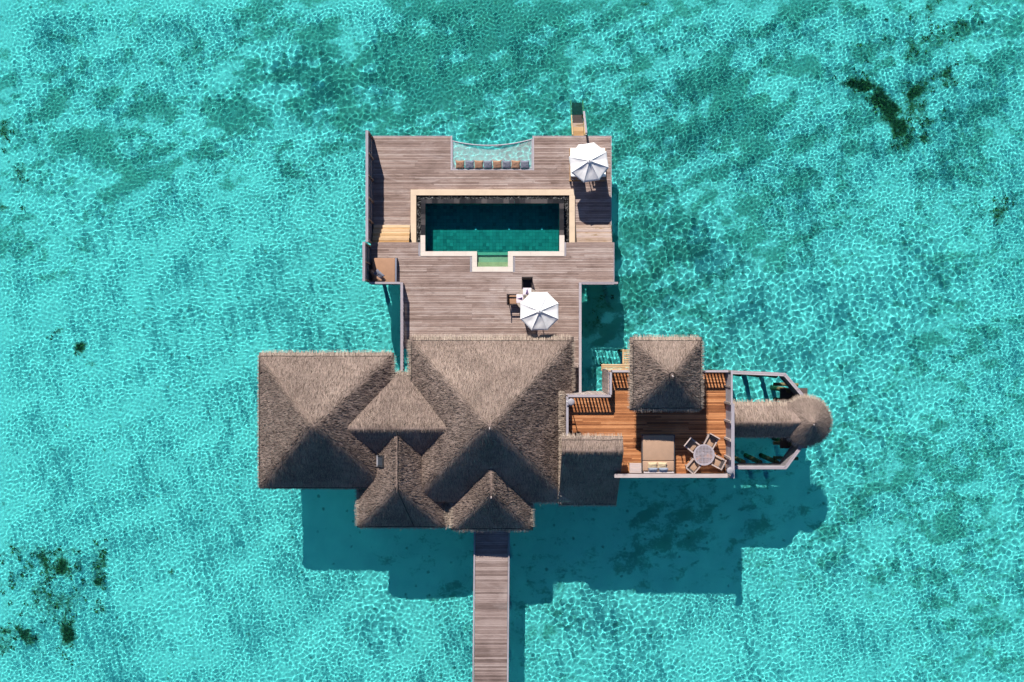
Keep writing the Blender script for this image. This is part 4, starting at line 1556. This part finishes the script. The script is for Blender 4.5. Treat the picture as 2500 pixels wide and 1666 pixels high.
# ------------------------------------------------------------------ round hut at the end
HZ = 3.75
hut_c = P(1970, 1029, 4.0)
hut = empty('round_hut', (hut_c[0], hut_c[1], D), 0, 'low thatched hut with a conical end beside the terrace', 'hut')
hl = np.array(hut.location[:])
ce, cr, crise = 4.0, 57 * 58 / FPX, 1.30
gx0, gx1 = xe_ + .05, hut_c[0]
gyc = Y_(1031, 4.85)
gh = 0.90


class KeyRoof:
    """cone joined to a short gable: the taller of the two surfaces"""
    seed = 8

    def cone(self, X, Y):
        r = np.hypot(X - hut_c[0], Y - hut_c[1])
        return ce + crise * (1 - np.sqrt((r / cr) ** 2 + .004) + .06), r

    def gable(self, X, Y):
        d = np.abs(Y - gyc)
        return 4.05 + gh * .98 - np.sqrt((d * .98) ** 2 + .006)


K8 = KeyRoof()
# cone
sg, rg = 64, 14
cv, cu_ = [], []
for i in range(rg + 1):
    for k in range(sg):
        r_ = cr * i / rg; a = 2 * math.pi * k / sg
        x, y = hut_c[0] + r_ * math.cos(a), hut_c[1] + r_ * math.sin(a)
        z, _ = K8.cone(np.array(x), np.array(y))
        cv.append((x, y, float(z) + .012 * math.sin(a * 9 + i))); cu_.append((a * cr, r_, 0))
for r_, z in ((cr * 1.0, ce - .16), (cr * .8, ce - .14)):
    for k in range(sg):
        a = 2 * math.pi * k / sg
        cv.append((hut_c[0] + r_ * math.cos(a), hut_c[1] + r_ * math.sin(a), z)); cu_.append((a * cr, r_, 0))
cf = []
for i in range(rg + 2):
    for k in range(sg):
        a, b = i * sg + k, i * sg + (k + 1) % sg
        cf.append((a, a + sg, b + sg, b))
croof = link('thatch_roof', np_mesh('thatch_roof', np.array(cv) - hl, cf, M['thatch'], True, cu_), hut)
r = np.random.default_rng(81)
n = 4200
aa = r.uniform(0, 6.283, n); rr_ = cr * np.sqrt(r.uniform(0, 1, n))
x, y = hut_c[0] + rr_ * np.cos(aa), hut_c[1] + rr_ * np.sin(aa)
z, _ = K8.cone(x, y)
sv, sf = strands(n, np.column_stack([x, y, z]), np.column_stack([np.cos(aa), np.sin(aa), -.84 + 0 * aa]) / 1.3, .18, .007, .003, .014, 82, .12)
prop(link('loose_straw', np_mesh('loose_straw', sv - hl, sf, M['straw']), croof), None, None, None, 'stuff')
n = 1700
aa = r.uniform(0, 6.283, n)
aa = aa[~((np.abs(np.sin(aa)) < .55) & (np.cos(aa) < 0))]; n = len(aa)
x, y = hut_c[0] + (cr - .1) * np.cos(aa), hut_c[1] + (cr - .1) * np.sin(aa)
wgt = .22 + .10 * np.clip(np.sin(aa), 0, 1)
sv, sf = strands(n, np.column_stack([x, y, np.full(n, ce - .02) - r.uniform(0, .14, n)]), np.column_stack([np.cos(aa), np.sin(aa), -.5 + 0 * aa]) / 1.1, .34, .010, 0, 0, 83, .09)
prop(link('eave_fringe', np_mesh('eave_fringe', sv - hl, sf, M['fringe']), croof), None, None, None, 'stuff')
t = np.linspace(-2.6, 2.6, 48)
cable('binding_cord', hut, np.column_stack([hut_c[0] + (cr - .02) * np.cos(t), hut_c[1] + (cr - .02) * np.sin(t), np.full(48, ce + .045)]) - hl, .03, M['cord'])
rod('finial', hut, Vector((hut_c[0], hut_c[1], 4.9)) - hut.location, Vector((hut_c[0] + .02, hut_c[1] - .1, 5.35)) - hut.location, .06, M['palewood'], 8)


class HutGable(Roof):
    def height(self, X, Y, rough=True):
        z = K8.gable(X, Y)
        if rough:
            z = z + .01 * np.sin(X * 5.1) * np.sin(Y * 6 + X)
        return z

    def side(self, X, Y):
        return np.where(Y > gyc, 'n', 's')


R8 = HutGable(gx0, gx1, gyc - gh, gyc + gh, 4.05, 1, 1, None, None, seed=88)
build_roof(hut, R8, fringe='ns', cells=.09, density=420, out=lambda x, y, q: x > hut_c[0] - cr + .2, reach=dict(n=.32, s=.12, w=.1, e=.1),
           straw_mask=lambda x, y: np.hypot(x - hut_c[0], y - hut_c[1]) > cr * .8)
# enclosure: boarded walls standing on piles over the water
HW = 3.7
pn = [P(1780, 909, HW), P(1916, 915, HW), P(1948, 952, HW)]
ps = [P(1952, 1096, HW), P(1918, 1142, HW), P(1793, 1142, HW)]
pe = [pn[-1], (P(1975, 0, HW)[0], P(0, 985, HW)[1]), (P(1975, 0, HW)[0], P(0, 1070, HW)[1]), ps[0]]


def hut_wall(a, b, zt, zb_, cap=.20, mat=None):
    a, b = Vector((a[0], a[1], 0)), Vector((b[0], b[1], 0))
    d = b - a
    L = d.length
    rz = math.atan2(d.y, d.x)
    root = empty('wall', Vector(((a.x + b.x) / 2, (a.y + b.y) / 2, zb_)) - hut.location, rz, parent=hut)
    n = max(2, int(L / .16))
    for k in range(n):
        box('board', root, (-L / 2 + (k + .5) * L / n, 0, (zt - zb_) / 2), (L / n - .008, .035, zt - zb_ - .06), M['panel'])
    for q in (-1, 1):
        box('cap', root, (0, q * cap / 4 + .0, zt - zb_ - .01), (L + .06, cap / 2 - .008, .05), M['greywood_x'])
    box('cross_rail', root, (0, .06, .35), (L, .06, .10), M['panel'])
    box('cross_rail', root, (0, -.06, .35), (L, .06, .10), M['panel'])


for a, b in ((pn[0], pn[1]), (pn[1], pn[2]), (ps[0], ps[1]), (ps[1], ps[2]), (pe[0], pe[1]), (pe[1], pe[2]), (pe[2], pe[3])):
    hut_wall(a, b, HW, 2.0)
hp = []
for a, b, k in ((pn[0], pn[1], 3), (ps[2], ps[1], 3)):
    for j in range(k + 1):
        hp.append((a[0] + (b[0] - a[0]) * j / k, a[1] + (b[1] - a[1]) * j / k))
hp += [pn[2], ps[0], pe[1], pe[2]]
piles(hut, [(x - .12, y + (-.12 if y > gyc else .12)) for x, y in hp], 2.2, .30)
# floor under the thatch and log bearers
wbox('floor', hut, (gx0, gyc - .75, D - .12), (hut_c[0] + .9, gyc + .75, D), M['under'])
wbox('floor', hut, (P(1905, 0, D)[0], Y_(1095, D), D - .125), (hut_c[0] + .6, gyc - .753, D - .005), M['under'])
wbox('floor', hut, (P(1905, 0, D)[0], gyc + .753, D - .125), (hut_c[0] + .6, Y_(948, D), D - .005), M['under'])
for py_ in (938, 975, 1082, 1118):
    xa, ya = P(1888, py_, 1.6)
    rod('bearer', hut, Vector((xa, ya, 1.6)) - hut.location, Vector((xa + 1.5, ya - .05, 1.6)) - hut.location, .22, M['log'], 10)
# ------------------------------------------------------------------ net, its cushions, sea steps
nz = Z_SUN - .06
net = empty('hammock_net', ((nx_a + nx_b) / 2, (sdy0 + ny_b) / 2, nz), 0, 'white overwater lounging net stretched in the deck notch', 'net')
nl = np.array(net.location[:])
a_, b_ = nx_a + .13, nx_b - .13
y_top0 = Y_(343, nz)
sagd = Y_(343, nz) - Y_(354, nz)


def net_top(x):
    t = (x - a_) / (b_ - a_)
    return y_top0 - 1.15 * sagd * 4 * t * (1 - t) + 0.20 * sagd * (2 * t - 1)


def net_z(x, y):
    u = (x - (a_ + b_) / 2) / ((b_ - a_) / 2); v = (y - (y_top0 + ny_b) / 2) / ((y_top0 - ny_b) / 2)
    return nz - .16 * np.clip(1 - u ** 2, 0, 1) * np.clip(1 - v ** 2, 0, 1)


sv, sf = [], []


def strip(pts, w):
    pts = np.asarray(pts)
    d = np.gradient(pts, axis=0)
    s = np.stack([-d[:, 1], d[:, 0], 0 * d[:, 0]], 1)
    s /= np.linalg.norm(s, axis=1, keepdims=True) + 1e-9
    b0 = len(sv)
    for p, q in zip(pts, s):
        sv.append(p - q * w / 2); sv.append(p + q * w / 2)
    for k in range(len(pts) - 1):
        sf.append((b0 + 2 * k, b0 + 2 * k + 1, b0 + 2 * k + 3, b0 + 2 * k + 2))


yb_ = ny_b + .12
for x in np.arange(a_ + .03, b_, .06):
    yy = np.linspace(yb_, net_top(x), 14)
    strip(np.stack([np.full(14, x), yy, net_z(np.full(14, x), yy)], 1), .012)
for y in np.arange(yb_, y_top0, .06):
    xx = np.linspace(a_, b_, 60)
    ok = net_top(xx) > y
    idx = np.nonzero(ok)[0]
    if len(idx) < 2:
        continue
    brk = np.split(idx, np.nonzero(np.diff(idx) > 1)[0] + 1)
    for g in brk:
        if len(g) > 1:
            strip(np.stack([xx[g], np.full(len(g), y), net_z(xx[g], np.full(len(g), y)) + .002], 1), .012)
prop(link('netting', np_mesh('netting', np.array(sv) - nl, sf, M['net']), net), None, None, None, 'stuff')
xx = np.linspace(a_, b_, 40)
cable('edge_rope', net, np.stack([xx, net_top(xx), np.full(40, nz)], 1) - nl, .09, M['rope'])
cable('edge_rope', net, np.array([(a_, y, nz) for y in np.linspace(yb_, y_top0, 6)]) - nl, .07, M['rope'])
cable('edge_rope', net, np.array([(b_, y, nz) for y in np.linspace(yb_, net_top(b_), 6)]) - nl, .07, M['rope'])
cable('edge_rope', net, np.array([(x, yb_, nz) for x in np.linspace(a_, b_, 6)]) - nl, .06, M['rope'])
lv, lf = [], []
sv, sf = [], []
for x in np.arange(a_, b_, .12):
    strip([(x, ny_b, nz + .02), (x + .04, yb_, nz)], .02)
for y in np.arange(yb_, y_top0 - .1, .12):
    strip([(nx_b - .02, y, nz + .02), (b_, y + .04, nz)], .02)
    strip([(nx_a + .02, y, nz + .02), (a_, y + .04, nz)], .02)
prop(link('lacing', np_mesh('lacing', np.array(sv) - nl, sf, M['net']), net), None, None, None, 'stuff')
ordn = ('first', 'second', 'third', 'fourth')
cnt = [0, 0]
for k in range(8):
    x, y = P(1123.5 + 22.6 * k, 402, nz + .2)
    grey = k % 2
    word = 'slate grey' if grey else 'terracotta brown'
    o = link('cushion', pillow_mesh('cushion', .56, .54, .17, M['slateblue'] if grey else M['terracotta'], 40 + k), None, (x + random.uniform(-.01, .01), y, nz + .14))
    o.rotation_euler = (math.radians(20), random.uniform(-.05, .05), random.uniform(-.07, .07))
    prop(o, '%s cushion on the net, %s %s one from the left' % (word, ordn[cnt[grey]], 'grey' if grey else 'brown'), 'cushion', 'cushions lined up on the net')
    cnt[grey] += 1

stx0, stx1 = X_(1397, .8), X_(1427, .8)
sea_steps = empty('sea_steps', ((stx0 + stx1) / 2, sdy0 + .06, S), 0, 'narrow wooden ladder steps going down from the deck into the sea', 'steps')
sl = Vector(sea_steps.location)
ytop = sdy0 + .06
for k in range(8):
    z = S - .18 - k * .24
    y = ytop + .16 + k * .30
    mt = (M['step'], M['step'], M['step_worn'], M['under'], M['under'], M['under'], M['under'], M['under'])[k]
    o = wbox('tread', sea_steps, (stx0 + .06, y - .14, z - .05), (stx1 - .06, y + .16, z), mt)
    receive(o)
for x in (stx0, stx1 - .0):
    o = beam('stringer', sea_steps, Vector((x, ytop, S - .1)) - sl, Vector((x, ytop + 2.55, S - 2.15)) - sl, .06, .22, M['golden'])
    receive(o)
# handrail
ha = Vector((stx1 + .14, ytop - .35, S)); hb = Vector((stx1 + .12, ytop + 1.25, S - 1.1))
ht = [P(1431.5, 325, 2.1), P(1425.5, 272, 1.2)]
rod('rail_post', sea_steps, ha - sl, Vector((ht[0][0], ht[0][1] - .05, 2.05)) - sl, .09, M['metal'], 8)
rod('rail_post', sea_steps, Vector((ht[1][0] - .05, ht[1][1] - .1, -.9)) - sl, Vector((ht[1][0], ht[1][1] - .05, 1.15)) - sl, .08, M['log'], 8)
beam('handrail', sea_steps, Vector((*ht[0], 2.08)) - sl, Vector((*ht[1], 1.18)) - sl, .12, .06, M['greywood'])


# ------------------------------------------------------------------ parasols
def canopy_panel(R, rise, half, seed, mat, wr=.012):
    r = np.random.default_rng(seed)
    nt_, ns_ = 12, 11
    V = []
    ph = r.uniform(0, 6.28, 4)
    for i in range(nt_):
        t = .07 + .93 * i / (nt_ - 1)
        for j in range(ns_):
            s = -1 + 2 * j / (ns_ - 1)
            a = half * s
            sc_ = math.cos(half) / math.cos(a)             # straight rim between ribs
            rad = R * t * sc_ * (1 - .010 * (1 - s * s) * t ** 3)
            z = rise * (1 - t) ** .92 - .05 * math.sin(math.pi * min(1, t * 1.02)) * (1 - s * s) - .03 * t * (1 - s * s)
            z += wr * (1 - s * s) * math.sin(13 * t + ph[0] + 2 * s) * (1 - .5 * t) + wr * .7 * (1 - abs(s)) * math.sin(5 * s * (1.3 - t) * 3 + ph[1])
            V.append((rad * math.cos(a), rad * math.sin(a), z))
    for j in range(ns_):                                   # short valance
        x, y, z = V[(nt_ - 1) * ns_ + j]
        V.append((x * 1.004, y * 1.004, z - .07))
    F = []
    for i in range(nt_):
        for j in range(ns_ - 1):
            a = i * ns_ + j
            F.append((a, a + ns_, a + ns_ + 1, a + 1))
    return np_mesh('canopy_panel', V, F, mat, True)


def parasol(px, py, z0, R, rot, label, rise=.52, rim=2.22):
    x, y = P(px, py, z0 + rim + .1)
    root = empty('parasol', (x, y, z0), rot, label, 'parasol', 'white octagonal parasols')
    half = math.pi / 8
    for k in range(8):
        o = link('canopy_panel', canopy_panel(R, rise, half, 100 + k + int(px), M['white_cloth']), root, (0, 0, rim))
        o.rotation_euler = (0, 0, k * math.pi / 4)
        a = k * math.pi / 4 + half
        beam('rib', root, (.05 * math.cos(a), .05 * math.sin(a), rim + rise - .07), (R * .985 * math.cos(a), R * .985 * math.sin(a), rim - .005), .022, .022, M['teak'])
        beam('strut', root, (.06 * math.cos(a), .06 * math.sin(a), rim - .05), (R * .5 * math.cos(a), R * .5 * math.sin(a), rim + rise * .48), .018, .018, M['teak'])
        # seam piping over each rib
        pts = []
        for t in np.linspace(.07, 1, 8):
            pts.append((R * t * math.cos(a), R * t * math.sin(a), rim + rise * (1 - t) ** .92 + .006))
        cable('seam', root, pts, .022, M['white_pad'])
    rod('pole', root, (0, 0, 0), (0, 0, rim + rise - .02), .055, M['teak'], 12)
    rod('base', root, (0, 0, 0), (0, 0, .09), .62, M['metal'], 24)
    # vent cap and finial
    V, F = [], []
    for i, (r_, z) in enumerate(((.015, .09), (.08, .075), (.15, .035), (.17, .0))):
        for k in range(16):
            a = 2 * math.pi * k / 16
            V.append((r_ * math.cos(a), r_ * math.sin(a), z - .012 * (k % 2) * (i > 1)))
    for i in range(3):
        for k in range(16):
            F.append((i * 16 + k, (i + 1) * 16 + k, (i + 1) * 16 + (k + 1) % 16, i * 16 + (k + 1) % 16))
    link('vent_cap', np_mesh('vent_cap', V, F, M['white_cloth'], True), root, (0, 0, rim + rise - .05))
    rod('finial', root, (0, 0, rim + rise), (0, 0, rim + rise + .12), .05, M['metal'], 10)
    return root


parasol(1438, 396, Z_SUN, 1.21, math.radians(8), 'white octagonal parasol over the two sun loungers')
parasol(1317, 760, D, 1.20, math.radians(0), 'white octagonal parasol over the dining table')


# ------------------------------------------------------------------ sun loungers (head raised at the south end)
def lounger(px, py, label):
    x, y = P(px, py, Z_SUN + .4)
    root = empty('sun_lounger', (x, y, Z_SUN), 0, label, 'sun lounger', 'sun loungers under the parasol')
    W, L = .78, 2.0
    for sx in (-1, 1):
        box('side_rail', root, (sx * W / 2, .0, .30), (.05, L, .09), M['teak'])
        for sy in (-.92, .92):
            box('leg', root, (sx * W / 2, sy, .128), (.06, .06, .255), M['teak'])
    box('end_rail', root, (0, L / 2 - .03, .30), (W - .055, .05, .09), M['teak'])
    box('end_rail', root, (0, -L / 2 + .03, .30), (W - .055, .05, .09), M['teak'])
    for k in range(9):
        box('slat', root, (0, L / 2 - .12 - k * .13, .335), (W - .06, .08, .02), M['teak'])
    ang = math.radians(48)
    hinge = Vector((0, -.32, .36))
    up = Vector((0, -math.cos(ang), math.sin(ang)))
    for sx in (-1, 1):
        beam('back_frame', root, hinge + Vector((sx * (W / 2 - .06), 0, 0)), hinge + up * .80 + Vector((sx * (W / 2 - .06), 0, 0)), .05, .04, M['teak'])
    for k in range(6):
        c = hinge + up * (.10 + .125 * k)
        o = box('back_slat', root, c, (W - .10, .08, .02), M['teak'], (-ang, 0, 0))
    beam('back_prop', root, hinge + up * .55, Vector((0, -.95, .30)), .04, .04, M['teak'])
    rbox('seat_pad', root, (0, .34, .405), (W - .02, 1.30, .11), .045, M['white_pad'])
    rbox('back_pad', root, hinge + up * .42 + Vector((0, .05, .075)), (W - .02, .86, .11), .045, M['white_pad'], (-ang, 0, 0))
    return root


lounger(1407.5, 402, 'sun lounger with white pads showing at the left under the parasol')
lounger(1462, 402, 'sun lounger mostly hidden under the right half of the parasol')


# ------------------------------------------------------------------ chairs
def chair(loc, face, label, group, frame, cush, weave, W=.62, Dp=.58, backh=.88, pale=True):
    """armchair; local +y is the way it faces"""
    root = empty('armchair', loc, math.atan2(face[1], face[0]) - math.pi / 2, label, 'chair', group)
    hx, hy = W / 2, Dp / 2
    for sx in (-1, 1):
        box('leg', root, (sx * (hx - .03), hy - .03, .30), (.05, .05, .60), frame)
        beam('leg', root, (sx * (hx - .03), -hy + .04, 0), (sx * (hx - .03), -hy - .02, .62), .05, .05, frame)
        box('arm', root, (sx * (hx - .03), .0, .625), (.075, Dp + .06, .035), frame)
        box('side_rail', root, (sx * (hx - .03), .0, .38), (.035, Dp - .08, .06), frame)
    box('front_rail', root, (0, hy - .03, .38), (W - .11, .035, .06), frame)
    box('seat_base', root, (0, 0, .395), (W - .12, Dp - .08, .03), weave)
    if cush is not None:
        rbox('seat_cushion', root, (0, .01, .445), (W - .13, Dp - .07, .07), .03, cush)
    # raked back: frame and woven strips
    lean = math.radians(14)
    up = Vector((0, -math.sin(lean), math.cos(lean)))
    b0 = Vector((0, -hy + .03, .42))
    ln = (backh - .42) / math.cos(lean)
    for sx in (-1, 1):
        beam('back_post', root, b0 + Vector((sx * (hx - .03), 0, 0)), b0 + up * ln + Vector((sx * (hx - .03), 0, 0)), .05, .04, frame)
    c = b0 + up * ln
    box('back_rail', root, c, (W + .02, .06, .05), frame, (lean, 0, 0))
    c = b0 + up * .03
    box('back_rail', root, c, (W - .11, .035, .04), frame, (lean, 0, 0))
    for k in range(7):
        c = b0 + up * (.09 + k * (ln - .14) / 6.4)
        box('back_weave', root, c, (W - .11, .012, .034), weave, (lean, 0, 0))
    for k in range(9):
        xo = -hx + .09 + k * (W - .18) / 8
        a = b0 + Vector((xo, .012, 0)) + up * .04
        beam('back_weave', root, a, a + up * (ln - .07), .028, .010, weave)
    return root


tcx, tcy = P(1719, 1111, T + .74)
for (dx, dy), lab in (((-39, -31), 'pale wooden armchair at the round terrace table, nearest the main roof and sea side'),
                      ((24, -43), 'pale wooden armchair at the round terrace table, nearest the pavilion and side screen'),
                      ((-31, 36), 'pale wooden armchair at the round terrace table, nearest the terrace daybed pillows'),
                      ((44, 23), 'pale wooden armchair at the round terrace table, backed against the side screen')):
    v = Vector((dx, -dy)).normalized()
    chair((tcx + v.x * .84, tcy + v.y * .84, T), (-v.x, -v.y), lab, 'armchairs round the terrace table', M['paleteak'], M['tan'], M['greywicker'])


def lattice_table(x, y, z, R, label):
    root = empty('round_table', (x, y, z), 0, label, 'table')
    sg = 48
    V, F = [], []
    for r_, zz in ((R, .71), (R, .745), (R - .09, .745), (R - .09, .71)):
        for k in range(sg):
            a = 2 * math.pi * k / sg
            V.append((r_ * math.cos(a), r_ * math.sin(a), zz))
    for i in range(4):
        for k in range(sg):
            F.append((i * sg + k, i * sg + (k + 1) % sg, ((i + 1) % 4) * sg + (k + 1) % sg, ((i + 1) % 4) * sg + k))
    link('table_rim', np_mesh('table_rim', V, F, M['greyteak']), root)
    ri = R - .085
    n = 13
    for k in range(n):
        u = -ri + (k + .5) * 2 * ri / n
        h = math.sqrt(max(ri * ri - u * u, .0004))
        box('lattice_slat', root, (u, 0, .735), (.036, 2 * h, .016), M['greyteak'])
        box('lattice_slat', root, (0, u, .718), (2 * h, .036, .016), M['greyteak'])
    rod('pedestal', root, (0, 0, .06), (0, 0, .705), .10, M['greyteak'], 12)
    for k in range(4):
        a = k * math.pi / 2 + .4
        beam('foot', root, (0, 0, .05), (.38 * math.cos(a), .38 * math.sin(a), .03), .07, .06, M['greyteak'])
    return root


lattice_table(tcx, tcy, T, .60, 'round grey lattice topped table on the terrace')

# dining set on the deck
dx_, dy_ = P(1288, 731, D + .74)
dt = empty('dining_table', (dx_, dy_, D), 0, 'round dining table laid with two pale placemats', 'table')
rod('table_top', dt, (0, 0, .705), (0, 0, .74), 1.36, M['tabletop'], 40)
rod('pedestal', dt, (0, 0, .03), (0, 0, .70), .12, M['darkwicker'], 12)
rod('base', dt, (0, 0, 0), (0, 0, .03), .6, M['darkwicker'], 24)
chair((dx_ - .02, dy_ + .92, D), (0, -1), 'dark woven dining chair at the pool side of the dining table', 'dark dining chairs', M['darkwicker'], None, M['darkwicker'], .64, .60)
chair((dx_ - .82, dy_ - .02, D), (1, 0), 'dark dining chair with a brown seat cushion at the left of the dining table', 'dark dining chairs', M['darkwicker'], M['brown'], M['darkwicker'], .64, .60)
chair((dx_ + .10, dy_ - .93, D), (0, 1), 'dark woven dining chair on the main roof side of the dining table', 'dark dining chairs', M['darkwicker'], None, M['darkwicker'], .64, .60)


def setting(px, py, rz, label, nlabel):
    x, y = P(px, py, D + .75)
    m_ = empty('placemat', (x, y, D + .742), rz, label, 'placemat', 'placemats on the dining table')
    rbox('mat', m_, (0, 0, .004), (.50, .40, .008), .003, M['mat'])
    for k in range(4):
        box('printed_band', m_, (-.20 + .133 * k, .165 - .33 * (k % 2), .0096), (.10, .022, .003), M['matline'])
    nb_o = link('napkin', np_mesh('napkin', [(-.085, -.15, .012), (.085, -.15, .012), (0, .16, .02), (-.03, -.13, .075), (.03, -.13, .075), (0, .0, .07)],
                                  [(0, 1, 4), (0, 4, 3), (1, 2, 5), (1, 5, 4), (2, 0, 3), (2, 3, 5)], M['napkin']), None, (x, y, D + .742))
    nb_o.rotation_euler = (0, 0, rz)
    prop(nb_o, nlabel, 'napkin', 'purple napkins')


setting(1287, 711.5, 0, 'pale printed placemat nearest the pool on the dining table', 'purple napkin folded to a cone, on the mat nearest the pool')
setting(1269, 729.5, math.pi / 2, 'pale printed placemat at the left edge of the dining table', 'purple napkin folded to a cone, on the left mat')
gx_, gy_ = P(1280, 721, D + .8)
cr_ = empty('cruet', (gx_, gy_, D + .741), 0, 'small glass cruet between the two placemats', 'cruet')
for k in (-1, 1):
    rod('bottle', cr_, (k * .04, 0, 0), (k * .04, 0, .11), .05, M['metal'], 10)
    rod('stopper', cr_, (k * .04, 0, .112), (k * .04, 0, .14), .03, M['lampwhite'], 8)

# ------------------------------------------------------------------ daybeds
bxy = P(938, 661, D + .45)
db = empty('corner_daybed', (bxy[0], bxy[1], D), 0, 'low daybed with a brown mattress in the corner of the deck', 'daybed')
box('base', db, (.02, 0, .16), (1.48, 1.56, .30), M['darkwicker'])
rbox('mattress', db, (-.03, 0, .39), (1.36, 1.50, .16), .05, M['brown'])
rbox('side_bolster', db, (.70, 0, .38), (.11, 1.50, .20), .05, M['slateblue'])
for k, (px, py, w, d_, mt, rot, z, nm) in enumerate(((924, 671, .62, .50, 'slateblue', (math.radians(28), .25, -.75), .66, 'grey oval pillow leaning in the corner of the brown daybed'),
                                                   (921, 681, .60, .34, 'brown', (math.radians(50), .2, -.7), .62, 'brown pillow wedged behind the grey one on the brown daybed'),
                                                   (909, 667, .50, .30, 'brown', (math.radians(60), .3, -.95), .62, 'shaded brown pillow against the screen on the brown daybed'))):
    x, y = P(px, py, D + z)
    o = link('pillow', pillow_mesh('pillow', w, d_, .18, M[mt], 60 + k), None, (x, y, D + z))
    o.rotation_euler = rot
    prop(o, nm, 'pillow', 'pillows on the brown daybed')

dxy = P(1607.5, 1107, T + .7)
ZB = .26
bd = empty('terrace_daybed', (dxy[0], dxy[1], T), 0, 'large square terrace daybed with a tan mattress', 'daybed')
box('base_frame', bd, (0, 0, .17 + ZB), (1.88, 2.06, .10), M['greywicker'])
for sx in (-1, 1):
    box('side_rail', bd, (sx * .915, 0, .30 + ZB), (.05, 2.08, .16), M['metal'])
    for sy in (-1, 1):
        box('leg', bd, (sx * .88, sy * .97, .06 + ZB / 2), (.08, .08, .12 + ZB), M['metal'])
box('end_rail', bd, (0, 1.02, .30 + ZB), (1.78, .05, .16), M['metal'])
rbox('mattress', bd, (0, .29, .38 + ZB), (1.76, 1.42, .20), .05, M['tan'])
rbox('mattress', bd, (0, -.715, .382 + ZB), (1.76, .56, .20), .05, M['tan'])
box('head_rail', bd, (0, -1.06, .62 + ZB), (1.70, .07, .06), M['palewood'])
for sx in (-1, 1):
    box('head_post', bd, (sx * .80, -1.06, .36 + ZB / 2), (.07, .06, .46 + ZB), M['palewood'])
for k, (px, py, mt, z, w, d_, tilt, nm) in enumerate(((1593, 1137, 'yellow', .56, .54, .42, .35, 'straw yellow pillow on the terrace daybed, the left of the yellow pair'),
                                                (1616.5, 1137, 'yellow', .56, .54, .42, .35, 'straw yellow pillow on the terrace daybed, the right of the yellow pair'),
                                                (1594, 1149, 'paleblue', .62, .56, .42, .75, 'pale blue pillow on the terrace daybed, the left of the blue pair'),
                                                (1619, 1149, 'paleblue', .62, .56, .42, .75, 'pale blue pillow on the terrace daybed, the right of the blue pair'))):
    x, y = P(px, py, T + z + ZB)
    o = link('pillow', pillow_mesh('pillow', w, d_, .17, M[mt], 70 + k), None, (x, y, T + z + ZB))
    o.rotation_euler = (tilt, 0, random.uniform(-.06, .06))
    prop(o, nm, 'pillow', 'pillows on the terrace daybed')
# slatted side table
sxy = P(1553, 1143, T + .5)
st_ = empty('side_table', (sxy[0], sxy[1], T), 0, 'pale slatted side table left of the terrace daybed', 'side table')
for k in range(7):
    box('slat', st_, (0, -.24 + .08 * k, .49), (.74, .07, .025), M['palewood'])
for sx in (-1, 1):
    box('apron', st_, (sx * .37, 0, .45), (.03, .56, .07), M['teak'])
    for sy in (-1, 1):
        box('leg', st_, (sx * .36, sy * .25, .225), (.05, .05, .45), M['teak'])
cable('handle', st_, [(-.36 + .72 * t, .30 + .05 * math.sin(math.pi * t), .50 + .03 * math.sin(math.pi * t)) for t in np.linspace(0, 1, 10)], .03, M['teak'])
